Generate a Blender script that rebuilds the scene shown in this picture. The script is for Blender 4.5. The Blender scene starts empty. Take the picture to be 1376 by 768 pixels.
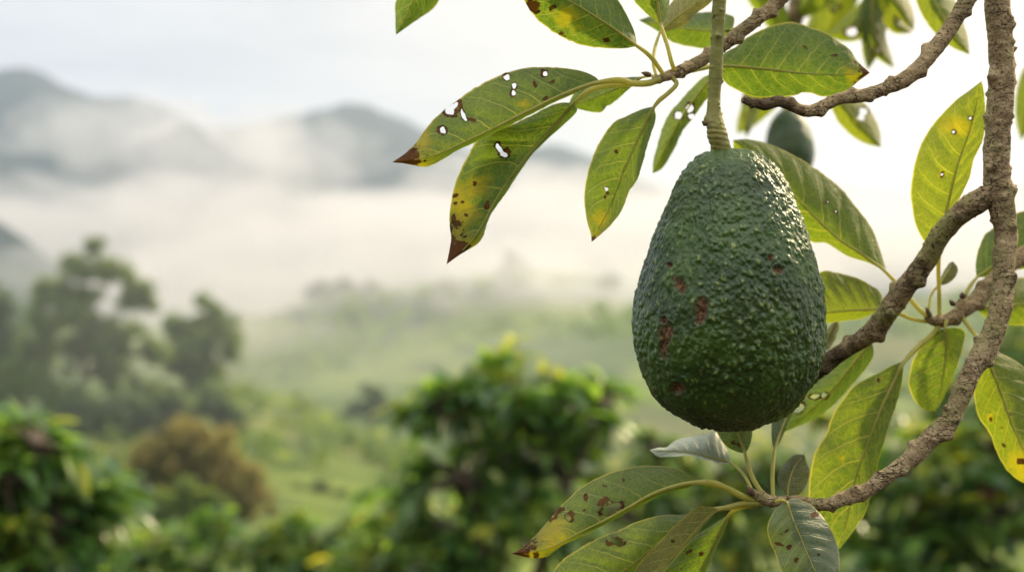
import bpy, math, random
import numpy as np
from mathutils import Vector, kdtree
random.seed(7); RNG = np.random.default_rng(7)
S = bpy.context.scene
C = S.collection
R = math.radians
CZ = 1.6                     # camera height above the ground it stands on
FOV = 0.6                    # picture width / distance (60 mm on 36 mm)

# ------------------------------------------------------------------ camera
cam = bpy.data.cameras.new('camera'); cam_o = bpy.data.objects.new('camera', cam); C.objects.link(cam_o)
cam_o.location = (0, 0, CZ); cam_o.rotation_euler = (R(90), 0, 0)
cam.lens = 60; cam.sensor_width = 36; cam.sensor_fit = 'HORIZONTAL'
cam.clip_start = 0.02; cam.clip_end = 20000
cam.dof.use_dof = True; cam.dof.focus_distance = 0.685; cam.dof.aperture_fstop = 9.5
S.camera = cam_o

# ------------------------------------------------------------------ light
SUN_AZ, SUN_EL = 48.0, 32.0          # degrees to the right of the view, above the horizon
SUN_DIR = Vector((math.sin(R(SUN_AZ))*math.cos(R(SUN_EL)), math.cos(R(SUN_AZ))*math.cos(R(SUN_EL)), math.sin(R(SUN_EL))))
SKY_STRENGTH = 0.1
S.view_settings.view_transform = 'Standard'; S.view_settings.look = 'None'
S.view_settings.gamma = 1; S.view_settings.use_curve_mapping = False
S.view_settings.exposure = 0.2

def link(nt, a, b): nt.links.new(a, b)
class NT:
    """tiny node helper"""
    def __init__(s, nt): s.nt = nt
    def put(s, sock, val):
        if val is None: return
        if isinstance(val, bpy.types.NodeSocket): s.nt.links.new(val, sock)
        else:
            if sock.type == 'RGBA' and len(val) == 3: val = (*val, 1)
            sock.default_value = val
    def n(s, t, out=0, props=None, **ins):
        nd = s.nt.nodes.new(t)
        for k, v in (props or {}).items(): setattr(nd, k, v)
        for k, v in ins.items():
            key = int(k[1:]) if k[0] == '_' and k[1:].isdigit() else k.replace('_', ' ')
            s.put(nd.inputs[key], v)
        return nd.outputs[out]
    def m(s, op, a, b=None, c=None, clamp=False):
        nd = s.nt.nodes.new('ShaderNodeMath'); nd.operation = op; nd.use_clamp = clamp
        for i, v in enumerate((a, b, c)): s.put(nd.inputs[i], v)
        return nd.outputs[0]
    def mix(s, f, a, b, mode='MIX'):
        nd = s.nt.nodes.new('ShaderNodeMix'); nd.data_type = 'RGBA'; nd.blend_type = mode
        s.put(nd.inputs[0], f); s.put(nd.inputs[6], a); s.put(nd.inputs[7], b)
        return nd.outputs[2]
    def step(s, x, lo, hi, a=0.0, b=1.0):
        nd = s.nt.nodes.new('ShaderNodeMapRange'); nd.interpolation_type = 'SMOOTHSTEP'
        s.put(nd.inputs[0], x); s.put(nd.inputs[1], lo); s.put(nd.inputs[2], hi); s.put(nd.inputs[3], a); s.put(nd.inputs[4], b)
        return nd.outputs[0]
    def noise(s, vec, scale, detail=3, rough=0.55, dist=0.0):
        return s.n('ShaderNodeTexNoise', 0, None, Vector=vec, Scale=scale, Detail=detail, Roughness=rough, Distortion=dist)
    def attr(s, name, out=2):
        nd = s.nt.nodes.new('ShaderNodeAttribute'); nd.attribute_name = name
        return nd.outputs[out]          # 0 color 1 vector 2 fac
    def obj(s): return s.n('ShaderNodeTexCoord', 3)

world = bpy.data.worlds.new('World'); S.world = world; world.use_nodes = True
wt = world.node_tree; wt.nodes.clear(); W = NT(wt)
sky = wt.nodes.new('ShaderNodeTexSky'); sky.sky_type = 'NISHITA'; sky.sun_disc = False
sky.sun_elevation = R(SUN_EL); sky.sun_rotation = R(SUN_AZ); sky.air_density = 1.0; sky.dust_density = 3.0
d = W.n('ShaderNodeTexCoord', 0)                    # world direction
sep = wt.nodes.new('ShaderNodeSeparateXYZ'); link(wt, d, sep.inputs[0])
dot = W.n('ShaderNodeVectorMath', 1, {'operation': 'DOT_PRODUCT'}, _0=d, _1=tuple(SUN_DIR))
glow = W.m('POWER', W.m('MAXIMUM', dot, 0.0), 6.0)
gap = Vector((math.sin(R(14))*math.cos(R(6)), math.cos(R(14))*math.cos(R(6)), math.sin(R(6))))     # thin bright break low in the cloud
dot2 = W.n('ShaderNodeVectorMath', 1, {'operation': 'DOT_PRODUCT'}, _0=d, _1=tuple(gap))
halo = W.m('POWER', W.m('MAXIMUM', dot2, 0.0), 26.0)
zz = W.m('ADD', W.m('ABSOLUTE', sep.outputs[2]), 0.12)
cu = wt.nodes.new('ShaderNodeCombineXYZ')
W.put(cu.inputs[0], W.m('DIVIDE', sep.outputs[0], zz)); W.put(cu.inputs[1], W.m('DIVIDE', sep.outputs[1], zz)); W.put(cu.inputs[2], 0.0)
cl = W.step(W.noise(cu.outputs[0], 0.9, 5, 0.55, 0.4), 0.38, 0.62)
cloud = W.mix(cl, (6.1, 6.15, 6.35), (8.2, 8.05, 7.9))
high = W.step(sep.outputs[2], 0.2, 0.95, 1.0, 2.5)            # overcast: the zenith is brighter than the horizon
cloud = W.n('ShaderNodeVectorMath', 0, {'operation': 'SCALE'}, _0=cloud, Scale=high)
warm = W.mix(W.m('MULTIPLY', glow, 0.75), cloud, (15.0, 11.6, 7.2))
warm = W.mix(W.m('MULTIPLY', halo, 0.9), warm, (12.5, 9.7, 6.0))
cover = W.mix(0.94, sky.outputs[0], warm)
bg = wt.nodes.new('ShaderNodeBackground'); link(wt, cover, bg.inputs[0]); bg.inputs[1].default_value = SKY_STRENGTH
wo = wt.nodes.new('ShaderNodeOutputWorld'); link(wt, bg.outputs[0], wo.inputs[0])

sun = bpy.data.lights.new('sun', 'SUN'); sun.energy = 5.0; sun.angle = R(3.0); sun.color = (1.0, 0.80, 0.50)
sun_o = bpy.data.objects.new('sun', sun); C.objects.link(sun_o)
sun_o.rotation_euler = SUN_DIR.to_track_quat('Z', 'Y').to_euler()

cy = S.cycles
cy.use_denoising = True; cy.max_bounces = 8; cy.diffuse_bounces = 3; cy.glossy_bounces = 2; cy.transmission_bounces = 4
cy.volume_bounces = 2; cy.transparent_max_bounces = 64; cy.caustics_reflective = False; cy.caustics_refractive = False
cy.sample_clamp_indirect = 6.0

# ------------------------------------------------------------------ helpers
def tag(o, label=None, cat=None, group=None, kind=None):
    if label: o['label'] = label
    if cat: o['category'] = cat
    if group: o['group'] = group
    if kind: o['kind'] = kind
    return o
def empty(name, loc):
    o = bpy.data.objects.new(name, None); C.objects.link(o); o.location = loc; o.empty_display_size = 0.02
    return o
def mesh_obj(name, verts, faces, mat, parent=None, smooth=True, attrs=None, origin=None):
    verts = np.asarray(verts, dtype=np.float64)
    if parent is not None: org = np.array(parent_world(parent))
    else: org = np.zeros(3) if origin is None else np.array(origin, float)
    me = bpy.data.meshes.new(name)
    me.from_pydata((verts-org).tolist(), [], faces.tolist() if hasattr(faces, 'tolist') else faces)
    if smooth: me.polygons.foreach_set('use_smooth', np.ones(len(me.polygons), dtype=bool))
    for k, (typ, data) in (attrs or {}).items():
        a = me.attributes.new(k, typ, 'POINT')
        a.data.foreach_set('vector' if typ == 'FLOAT_VECTOR' else 'value', np.asarray(data, dtype=np.float32).ravel())
    if mat: me.materials.append(mat)
    me.update()
    o = bpy.data.objects.new(name, me); C.objects.link(o)
    if parent is not None: o.parent = parent
    else: o.location = org
    return o
def parent_world(p):
    l = Vector((0, 0, 0))
    while p is not None: l = l + p.location; p = p.parent
    return l
def P(x, y, Y):
    """a point of the place from where it is seen (pixel of the 1376 wide photo) and its true distance"""
    k = FOV*Y/1376.0
    return ((x-688.0)*k, Y, CZ-(y-384.0)*k)
def PA(a):
    a = np.asarray(a, float); k = FOV*a[:, 2]/1376.0
    return np.stack([(a[:, 0]-688)*k, a[:, 2], CZ-(a[:, 1]-384)*k], 1)
def hash3(i, j, k, seed):
    n = (i.astype(np.int64)*374761393 + j.astype(np.int64)*668265263 + k.astype(np.int64)*2147483647 + seed*974711) & 0xffffffff
    n = ((n ^ (n >> 13))*1274126177) & 0xffffffff
    n = ((n ^ (n >> 16))*2246822519) & 0xffffffff
    return ((n ^ (n >> 15)) & 0xffffff)/float(0xffffff)
def vnoise(p, seed=0):
    """value noise in -1..1"""
    p = np.asarray(p, float); f = np.floor(p); t = p-f; t = t*t*(3-2*t); f = f.astype(np.int64)
    r = 0
    for a in (0, 1):
        for b in (0, 1):
            for c in (0, 1):
                w = (t[:, 0] if a else 1-t[:, 0])*(t[:, 1] if b else 1-t[:, 1])*(t[:, 2] if c else 1-t[:, 2])
                r = r + w*hash3(f[:, 0]+a, f[:, 1]+b, f[:, 2]+c, seed)
    return r*2-1
def fbm(p, seed=0, oct=4):
    p = np.asarray(p, float); s = 0; a = 1; tot = 0
    for i in range(oct):
        s = s+a*vnoise(p*(2.03**i)+i*17.3, seed+i); tot += a; a *= 0.5
    return s/tot
def smooth01(x): x = np.clip(x, 0, 1); return x*x*(3-2*x)
def resample(pts, n):
    """Catmull-Rom through pts, n points equally spaced along the curve (all columns kept)"""
    p = np.asarray(pts, float)
    q = np.vstack([2*p[0]-p[1], p, 2*p[-1]-p[-2]])
    out = []
    for i in range(1, len(q)-2):
        t = np.linspace(0, 1, 24, endpoint=False)[:, None]
        a, b, c, e = q[i-1], q[i], q[i+1], q[i+2]
        out.append(0.5*((2*b)+(-a+c)*t+(2*a-5*b+4*c-e)*t**2+(-a+3*b-3*c+e)*t**3))
    o = np.vstack(out+[p[-1:]])
    s = np.concatenate([[0], np.cumsum(np.linalg.norm(np.diff(o[:, :2], axis=0), axis=1))])
    u = np.linspace(0, s[-1], n)
    return np.stack([np.interp(u, s, o[:, j]) for j in range(o.shape[1])], 1)

# ------------------------------------------------------------------ materials
def new_mat(name):
    m = bpy.data.materials.new(name); m.use_nodes = True; m.node_tree.nodes.clear()
    return m, NT(m.node_tree)
def finish(m, sh, vol=None, disp=None):
    o = m.node_tree.nodes.new('ShaderNodeOutputMaterial')
    if sh is not None: m.node_tree.links.new(sh, o.inputs[0])
    if vol is not None: m.node_tree.links.new(vol, o.inputs[1])
    return m
def bump(N, h, strength, dist):
    return N.n('ShaderNodeBump', 0, None, Strength=strength, Distance=dist, Height=h)
def principled(N, col, rough, spec=0.4, normal=None, **kw):
    return N.n('ShaderNodeBsdfPrincipled', 0, None, Base_Color=col, Roughness=rough, Specular_IOR_Level=spec, Normal=normal, **kw)

def leaf_material(name, colA, colB, veincol, trans, rough, tmix, spec=0.35, retic=1.0, yellow=(0.24, 0.20, 0.014), brown=(0.040, 0.017, 0.010)):
    m, N = new_mat(name)
    uv = N.attr('lf', 1); sx = m.node_tree.nodes.new('ShaderNodeSeparateXYZ'); link(m.node_tree, uv, sx.inputs[0])
    u, v, asp = sx.outputs[0], sx.outputs[1], sx.outputs[2]
    co = N.obj(); rnd = N.n('ShaderNodeObjectInfo', 5)
    av = N.m('ABSOLUTE', v); side = N.m('MULTIPLY', N.m('GREATER_THAN', v, 0.0), 0.43)
    wob = N.m('MULTIPLY', N.noise(co, 70, 2), 0.5)
    ph = N.m('ADD', N.m('ADD', N.m('MULTIPLY', N.m('SUBTRACT', u, N.m('MULTIPLY', N.m('POWER', av, 1.25), 0.2)), 8.0), side), wob)
    f = N.m('ABSOLUTE', N.m('SUBTRACT', N.m('FRACT', ph), 0.5))           # 0 on a vein
    wid = N.m('MULTIPLY_ADD', av, -0.035, 0.062)
    vein = N.m('MULTIPLY', N.step(f, wid, 0.0), N.step(av, 1.0, 0.82))
    vor = N.n('ShaderNodeTexVoronoi', 0, {'feature': 'DISTANCE_TO_EDGE'}, Vector=co, Scale=560.0)
    vor2 = N.n('ShaderNodeTexVoronoi', 0, {'feature': 'DISTANCE_TO_EDGE'}, Vector=co, Scale=210.0)
    net = N.m('MAXIMUM', N.step(vor, 0.09, 0.0), N.step(vor2, 0.07, 0.0))
    big = N.noise(co, 45, 4, 0.6); fine = N.noise(co, 420, 3, 0.6)
    c = N.mix(N.step(N.m('ADD', big, N.m('MULTIPLY', N.m('SUBTRACT', fine, 0.5), 0.5)), 0.32, 0.68), colA, colB)
    c = N.mix(N.m('MULTIPLY', N.m('SUBTRACT', rnd, 0.3), 0.5, None, True), c, (colB[0]*1.5, colB[1]*1.15, colB[2]*0.7))
    c = N.mix(N.m('MULTIPLY', net, 0.30*retic), c, veincol)
    c = N.mix(N.m('MULTIPLY', vein, 0.9), c, veincol)
    spots = N.step(N.noise(co, 260, 2, 0.5), 0.70, 0.76)
    c = N.mix(N.m('MULTIPLY', spots, 0.55), c, brown)
    marg = N.step(av, 0.955, 0.985)
    c = N.mix(N.m('MULTIPLY', marg, 0.8), c, (0.33, 0.28, 0.07))
    yl = N.m('MULTIPLY', N.step(N.m('ADD', N.attr('yel'), N.m('MULTIPLY', N.m('SUBTRACT', N.noise(co, 130, 5, 0.65), 0.5), 1.3)), 0.30, 0.95), 0.85)
    c = N.mix(yl, c, yellow)
    dm0 = N.attr('dmg')
    dm = N.step(N.m('ADD', dm0, N.m('MULTIPLY', N.m('SUBTRACT', N.noise(co, 330, 5, 0.72), 0.5), 1.3)), 0.42, 0.62)
    bcol = N.mix(N.noise(co, 140, 4), brown, (0.150, 0.068, 0.020))
    bcol = N.mix(N.step(N.m('ABSOLUTE', N.m('SUBTRACT', dm0, 0.5)), 0.14, 0.0), bcol, (0.022, 0.010, 0.007))
    c = N.mix(dm, c, bcol)
    tsc = N.n('ShaderNodeVectorMath', 0, {'operation': 'MULTIPLY'}, _0=c, _1=trans)
    h = N.m('SUBTRACT', N.m('MULTIPLY', N.m('ADD', N.m('MULTIPLY', net, 0.30*retic), N.m('MULTIPLY', fine, 0.5)), 1.0), N.m('MULTIPLY', vein, -0.9))
    nb = bump(N, h, 0.55, 0.0006)
    ro = N.m('ADD', rough, N.m('MULTIPLY', fine, 0.15))
    p = principled(N, c, N.m('MULTIPLY_ADD', dm, 0.3, ro), N.m('MULTIPLY_ADD', dm, -0.8*spec, spec), nb)
    t = N.n('ShaderNodeBsdfTranslucent', 0, None, Color=tsc, Normal=nb)
    sh = m.node_tree.nodes.new('ShaderNodeMixShader')
    N.put(sh.inputs[0], N.m('MULTIPLY_ADD', dm, -0.70*tmix, tmix)); link(m.node_tree, p, sh.inputs[1]); link(m.node_tree, t, sh.inputs[2])
    return finish(m, sh.outputs[0])
LEAF = leaf_material('leaf_underside', (0.050, 0.095, 0.020), (0.082, 0.130, 0.024), (0.24, 0.25, 0.07), (2.9, 3.0, 1.0), 0.46, 0.42)
LEAF_SUN = leaf_material('leaf_backlit_underside', (0.058, 0.098, 0.018), (0.098, 0.138, 0.022), (0.26, 0.25, 0.06), (3.3, 3.35, 1.0), 0.46, 0.48)  # copy of the leaf material with yellow sunlight put into its colours
LEAF_UP = leaf_material('leaf_upper_side', (0.060, 0.095, 0.050), (0.085, 0.125, 0.062), (0.24, 0.26, 0.12), (2.4, 2.6, 1.2), 0.34, 0.25, 0.5, 0.5)
LEAF_GREY = leaf_material('leaf_greyish', (0.085, 0.105, 0.045), (0.12, 0.14, 0.06), (0.30, 0.29, 0.13), (2.6, 2.4, 1.3), 0.42, 0.35)
LEAF_SILVER = leaf_material('leaf_silvery', (0.25, 0.32, 0.24), (0.38, 0.44, 0.34), (0.48, 0.52, 0.36), (1.4, 1.5, 1.1), 0.35, 0.2, 0.5, 0.3)

def petiole_material():
    m, N = new_mat('petiole_green'); co = N.obj()
    c = N.mix(N.step(N.noise(co, 90, 4), 0.35, 0.65), (0.40, 0.40, 0.085), (0.52, 0.48, 0.15))
    c = N.mix(N.m('MULTIPLY', N.step(N.noise(co, 330, 3), 0.62, 0.72), 0.55), c, (0.10, 0.055, 0.022))
    nb = bump(N, N.noise(co, 700, 3), 0.4, 0.0006)
    p = principled(N, c, 0.5, 0.4, nb)
    t = N.n('ShaderNodeBsdfTranslucent', 0, None, Color=(0.80, 0.76, 0.24))
    sh = m.node_tree.nodes.new('ShaderNodeMixShader'); sh.inputs[0].default_value = 0.45
    link(m.node_tree, p, sh.inputs[1]); link(m.node_tree, t, sh.inputs[2])
    return finish(m, sh.outputs[0])
PET = petiole_material()
def stalk_material():
    m, N = new_mat('fruit_stalk'); co = N.obj()
    st = N.n('ShaderNodeMapping', 0, None, Vector=co, Scale=(1, 1, 0.35))
    c = N.mix(N.step(N.noise(st, 60, 5), 0.35, 0.68), (0.21, 0.215, 0.050), (0.40, 0.36, 0.115))
    c = N.mix(N.m('MULTIPLY', N.step(N.noise(st, 210, 4, 0.7), 0.55, 0.68), 0.55), c, (0.36, 0.32, 0.20))
    c = N.mix(N.m('MULTIPLY', N.step(N.noise(co, 170, 2), 0.66, 0.72), 0.9), c, (0.055, 0.022, 0.014))
    nb = bump(N, N.m('ADD', N.noise(st, 500, 4), N.m('MULTIPLY', N.noise(co, 1500, 2), 0.4)), 0.5, 0.0009)
    return finish(m, principled(N, c, 0.55, 0.35, nb))
STALK = stalk_material()
def bark_material(name, a, b, lich, lamt):
    m, N = new_mat(name); co = N.obj()
    big = N.noise(co, 55, 5, 0.65); mid = N.noise(co, 190, 5, 0.7); fine = N.noise(co, 900, 4, 0.65)
    c = N.mix(N.step(mid, 0.33, 0.66), a, b)
    c = N.mix(N.m('MULTIPLY', N.step(big, 0.49, 0.60), lamt), c, lich)
    vo = N.n('ShaderNodeTexVoronoi', 0, None, Vector=co, Scale=330.0)
    c = N.mix(N.m('MULTIPLY', N.step(vo, 0.2, 0.1), N.m('MULTIPLY', N.step(mid, 0.5, 0.6), 0.6)), c, (b[0]*1.9, b[1]*1.8, b[2]*1.6))
    c = N.mix(N.step(fine, 0.46, 0.36), c, (a[0]*0.35, a[1]*0.32, a[2]*0.3))
    c = N.mix(N.step(N.attr('dark'), 0.35, 0.75), c, (0.030, 0.019, 0.012))
    ws = N.n('ShaderNodeMapping', 0, None, Vector=co, Scale=(1, 1, 2.6))
    h = N.m('ADD', N.m('ADD', mid, N.m('MULTIPLY', fine, 0.45)), N.m('MULTIPLY', N.noise(ws, 330, 4, 0.6), 0.25))
    cr = N.n('ShaderNodeTexVoronoi', 0, {'feature': 'DISTANCE_TO_EDGE'}, Vector=N.n('ShaderNodeVectorMath', 0, {'operation': 'ADD'}, _0=ws, _1=N.n('ShaderNodeVectorMath', 0, {'operation': 'SCALE'}, _0=N.n('ShaderNodeTexNoise', 1, None, Vector=co, Scale=260.0), Scale=0.006)), Scale=150.0)
    crk = N.m('MULTIPLY', N.step(cr, 0.06, 0.0), N.step(N.noise(co, 80, 3), 0.42, 0.6))
    c = N.mix(N.m('MULTIPLY', crk, 0.8), c, (0.035, 0.024, 0.015))
    h = N.m('SUBTRACT', h, N.m('MULTIPLY', crk, 0.5))
    nb = bump(N, h, 1.0, 0.0024)
    return finish(m, principled(N, c, 0.8, 0.10, nb))
BARK = bark_material('bark_grey_brown', (0.30, 0.215, 0.110), (0.58, 0.450, 0.260), (0.35, 0.32, 0.13), 0.6)
BARK_DARK = bark_material('bark_lichen_dark', (0.15, 0.104, 0.056), (0.50, 0.375, 0.205), (0.36, 0.34, 0.125), 0.95)
BARK_TWIG = bark_material('bark_twig', (0.29, 0.208, 0.105), (0.52, 0.395, 0.215), (0.20, 0.20, 0.09), 0.4)

def skin_material():
    m, N = new_mat('avocado_skin'); co = N.obj()
    w = N.attr('wart'); fine = N.noise(co, 650, 3, 0.6); big = N.noise(co, 42, 3)
    base = N.mix(N.step(big, 0.35, 0.65), (0.021, 0.056, 0.006), (0.048, 0.106, 0.010))
    base = N.mix(N.m('MULTIPLY', N.step(N.noise(co, 24, 4, 0.6), 0.45, 0.7), 0.35), base, (0.085, 0.110, 0.045))
    tip = N.mix(N.step(N.noise(co, 260, 2), 0.35, 0.65), (0.10, 0.19, 0.030), (0.27, 0.32, 0.075))
    c = N.mix(N.m('MULTIPLY', N.step(N.m('ADD', w, N.m('MULTIPLY', N.m('SUBTRACT', fine, 0.5), 0.5)), 0.60, 1.0), 0.85), base, tip)
    lent = N.step(N.n('ShaderNodeTexVoronoi', 0, None, Vector=co, Scale=430.0), 0.20, 0.12)
    c = N.mix(N.m('MULTIPLY', lent, 0.35), c, (0.13, 0.16, 0.055))
    sc0 = N.attr('scar'); sc = N.step(N.m('ADD', sc0, N.m('MULTIPLY', N.m('SUBTRACT', N.noise(co, 330, 5, 0.75), 0.5), 1.5)), 0.40, 0.52)
    c = N.mix(N.m('MULTIPLY', N.step(sc0, 0.08, 0.35), 0.45), c, (0.060, 0.062, 0.026))
    scol = N.mix(N.step(N.noise(co, 520, 4, 0.7), 0.35, 0.65), (0.034, 0.020, 0.010), (0.22, 0.125, 0.062))
    c = N.mix(sc, c, scol)
    nb = bump(N, N.m('ADD', fine, N.m('MULTIPLY', N.noise(co, 1800, 2), 0.4)), 0.35, 0.0006)
    ro = N.m('ADD', N.m('MULTIPLY_ADD', sc, 0.4, 0.29), N.m('MULTIPLY', N.step(N.noise(co, 30, 3), 0.35, 0.65), 0.2))
    return finish(m, principled(N, c, ro, N.m('MULTIPLY_ADD', sc, -0.4, 0.48), nb))
SKIN = skin_material()
def simple(name, col, col2, scale, rough, spec=0.3, bs=0.0):
    m, N = new_mat(name); co = N.obj()
    c = N.mix(N.step(N.noise(co, scale, 4), 0.35, 0.65), col, col2)
    nb = bump(N, N.noise(co, scale*3, 3), 0.5, bs) if bs else None
    return finish(m, principled(N, c, rough, spec, nb))
BUD = simple('bud_scale', (0.085, 0.050, 0.026), (0.16, 0.11, 0.055), 400, 0.7, 0.25, 0.0008)
SKIN_FAR = simple('avocado_skin_far', (0.055, 0.095, 0.042), (0.085, 0.130, 0.055), 60, 0.45, 0.4, 0.002)

def foliage_material(name, dark, light, young, rough, spec, tmul, tmix):
    """many leaves: 'tint' is a random number per leaf, 'young' marks fresh shoots"""
    m, N = new_mat(name)
    t = N.attr('tint'); y = N.attr('young')
    c = N.mix(t, dark, light); c = N.mix(y, c, young)
    tc = N.n('ShaderNodeVectorMath', 0, {'operation': 'MULTIPLY'}, _0=c, _1=tmul)
    p = principled(N, c, rough, spec); tr = N.n('ShaderNodeBsdfTranslucent', 0, None, Color=tc)
    sh = m.node_tree.nodes.new('ShaderNodeMixShader'); sh.inputs[0].default_value = tmix
    link(m.node_tree, p, sh.inputs[1]); link(m.node_tree, tr, sh.inputs[2])
    return finish(m, sh.outputs[0])
COFFEE = foliage_material('coffee_leaves', (0.050, 0.125, 0.036), (0.165, 0.285, 0.066), (0.33, 0.34, 0.045), 0.26, 0.7, (3.3, 2.9, 1.2), 0.45)
TREE_G = foliage_material('tree_leaves', (0.085, 0.145, 0.036), (0.185, 0.235, 0.060), (0.25, 0.27, 0.07), 0.55, 0.3, (2.2, 2.1, 1.4), 0.45)
TREE_O = foliage_material('ochre_leaves', (0.17, 0.17, 0.058), (0.31, 0.265, 0.095), (0.43, 0.28, 0.11), 0.6, 0.25, (2.0, 1.9, 1.4), 0.45)
TREE_D = foliage_material('dark_tree_leaves', (0.060, 0.105, 0.040), (0.125, 0.165, 0.058), (0.16, 0.19, 0.07), 0.6, 0.25, (2.0, 2.0, 1.5), 0.3)
TRUNK = simple('tree_trunk_bark', (0.085, 0.060, 0.042), (0.16, 0.115, 0.080), 6, 0.85, 0.2)
STEM = simple('coffee_stem_bark', (0.075, 0.055, 0.038), (0.14, 0.11, 0.075), 30, 0.8, 0.2)
CHERRY = simple('coffee_cherry', (0.13, 0.022, 0.014), (0.20, 0.060, 0.022), 40, 0.35, 0.5)

def ground_material():
    m, N = new_mat('ground_cover'); co = N.obj()
    f = N.attr('forest'); n1 = N.noise(co, 0.035, 5, 0.6); n2 = N.noise(co, 0.25, 4, 0.6); n3 = N.noise(co, 3.0, 3)
    grass = N.mix(N.step(n1, 0.38, 0.62), (0.125, 0.180, 0.030), (0.235, 0.285, 0.045))
    pat = N.n('ShaderNodeTexVoronoi', 1, None, Vector=N.n('ShaderNodeVectorMath', 0, {'operation': 'ADD'}, _0=co, _1=N.n('ShaderNodeVectorMath', 0, {'operation': 'SCALE'}, _0=N.n('ShaderNodeTexNoise', 1, None, Vector=co, Scale=0.03), Scale=30.0)), Scale=0.035)
    ps = m.node_tree.nodes.new('ShaderNodeSeparateXYZ'); link(m.node_tree, pat, ps.inputs[0])
    grass = N.mix(N.m('MULTIPLY', N.step(ps.outputs[0], 0.55, 0.65), 0.75), grass, (0.060, 0.100, 0.030))
    grass = N.mix(N.m('MULTIPLY', N.step(ps.outputs[1], 0.72, 0.78), 0.7), grass, (0.24, 0.22, 0.085))
    grass = N.mix(N.m('MULTIPLY', N.step(n2, 0.45, 0.65), 0.55), grass, (0.055, 0.095, 0.022))
    wv = N.n('ShaderNodeTexWave', 0, {'wave_type': 'BANDS', 'bands_direction': 'DIAGONAL'}, Vector=co, Scale=0.12, Distortion=6.0, Detail=2.0)
    grass = N.mix(N.m('MULTIPLY', N.step(wv, 0.55, 0.8), 0.4), grass, (0.050, 0.088, 0.024))
    wood = N.mix(N.step(N.noise(co, 0.06, 6, 0.7), 0.35, 0.65), (0.011, 0.025, 0.024), (0.034, 0.055, 0.036))
    c = N.mix(N.step(N.m('ADD', f, N.m('MULTIPLY', N.m('SUBTRACT', n1, 0.5), 0.9)), 0.4, 0.6), grass, wood)
    c = N.mix(N.m('MULTIPLY', n3, 0.25), c, (0.03, 0.045, 0.015))
    c = N.mix(N.attr('near_shade'), c, N.mix(n3, (0.020, 0.017, 0.011), (0.055, 0.042, 0.026)))      # shade under the tree painted into the near ground as dark soil tones
    return finish(m, principled(N, c, 0.9, 0.15, bump(N, N.m('ADD', n2, n3), 0.6, 0.6)))
GROUND = ground_material()

# ------------------------------------------------------------------ terrain: one sheet from under the camera to beyond the ridge
LAY = [  # distance, [(pixel column where seen, pixel row), ...]
 (40,  [(-700,690),(0,690),(300,700),(688,710),(1376,700),(2100,690)]),
 (62,  [(-700,670),(0,670),(200,665),(330,645),(400,640),(480,655),(620,690),(900,700),(1376,690),(2100,650)]),
 (88,  [(-700,560),(0,585),(100,590),(200,575),(300,548),(345,541),(400,560),(470,592),(540,622),(620,655),(750,690),(1000,690),(1376,660),(2100,600)]),
 (130, [(-700,560),(0,620),(300,600),(500,630),(700,650),(1376,620),(2100,560)]),
 (200, [(-700,470),(0,500),(300,530),(430,512),(520,500),(600,488),(850,475),(1376,470),(2100,440)]),
 (300, [(-700,380),(0,440),(200,452),(300,446),(380,425),(450,402),(550,396),(650,379),(700,371),(760,378),(820,388),(900,400),(1100,402),(1376,390),(2100,330)]),
 (400, [(-700,230),(-200,270),(0,302),(40,330),(80,368),(150,420),(300,440),(500,450),(1376,440),(2100,380)]),
 (550, [(-700,300),(0,400),(500,440),(900,440),(1376,430),(2100,380)]),
 (680, [(-700,230),(0,210),(120,230),(200,196),(260,188),(330,230),(480,235),(540,205),(600,230),(800,300),(1000,300),(1376,320),(2100,300)]),
 (820, [(-700,150),(-300,130),(-100,120),(0,104),(30,99),(60,105),(100,127),(135,141),(170,137),(210,150),(265,172),(300,160),(330,154),(370,150),(420,140),(460,137),(500,145),(540,162),(600,187),(650,205),(700,203),(750,192),(790,203),(850,232),(900,254),(1000,250),(1100,240),(1170,236),(1240,254),(1376,262),(1600,240),(2100,200)]),
 (1150,[(-700,330),(2100,340)]),
 (1800,[(-700,395),(2100,395)]),
 (6000,[(-700,392),(2100,392)]),
]
def ground_z(X, Y):
    X = np.atleast_1d(np.asarray(X, float)); Y = np.atleast_1d(np.asarray(Y, float))
    D = np.maximum(Y, 0.5)
    px = 688+X/(FOV*np.maximum(Y, 4.0))*1376
    near_d = np.array([0., 3, 6, 10, 20]); near_z = np.array([0., -0.03, -0.22, -0.65, -2.0])
    zs = [np.full_like(D, z) for z in near_z]; ds = list(near_d)
    for dist, prof in LAY:
        a = np.array(prof, float)
        py = np.interp(px, a[:, 0], a[:, 1])
        zs.append(CZ-(py-384)*FOV*dist/1376.0); ds.append(dist)
    zs = np.array(zs); ds = np.array(ds)
    i = np.clip(np.searchsorted(ds, D, 'right')-1, 0, len(ds)-2)
    ld = lambda q: np.log(q+6.0)
    t = (ld(np.minimum(D, ds[-1]))-ld(ds[i]))/(ld(ds[i+1])-ld(ds[i]))
    t = np.clip(t, 0, 1); t = t*t*(3-2*t)
    k = np.arange(len(D))
    return zs[i, k]*(1-t)+zs[i+1, k]*t
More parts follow.
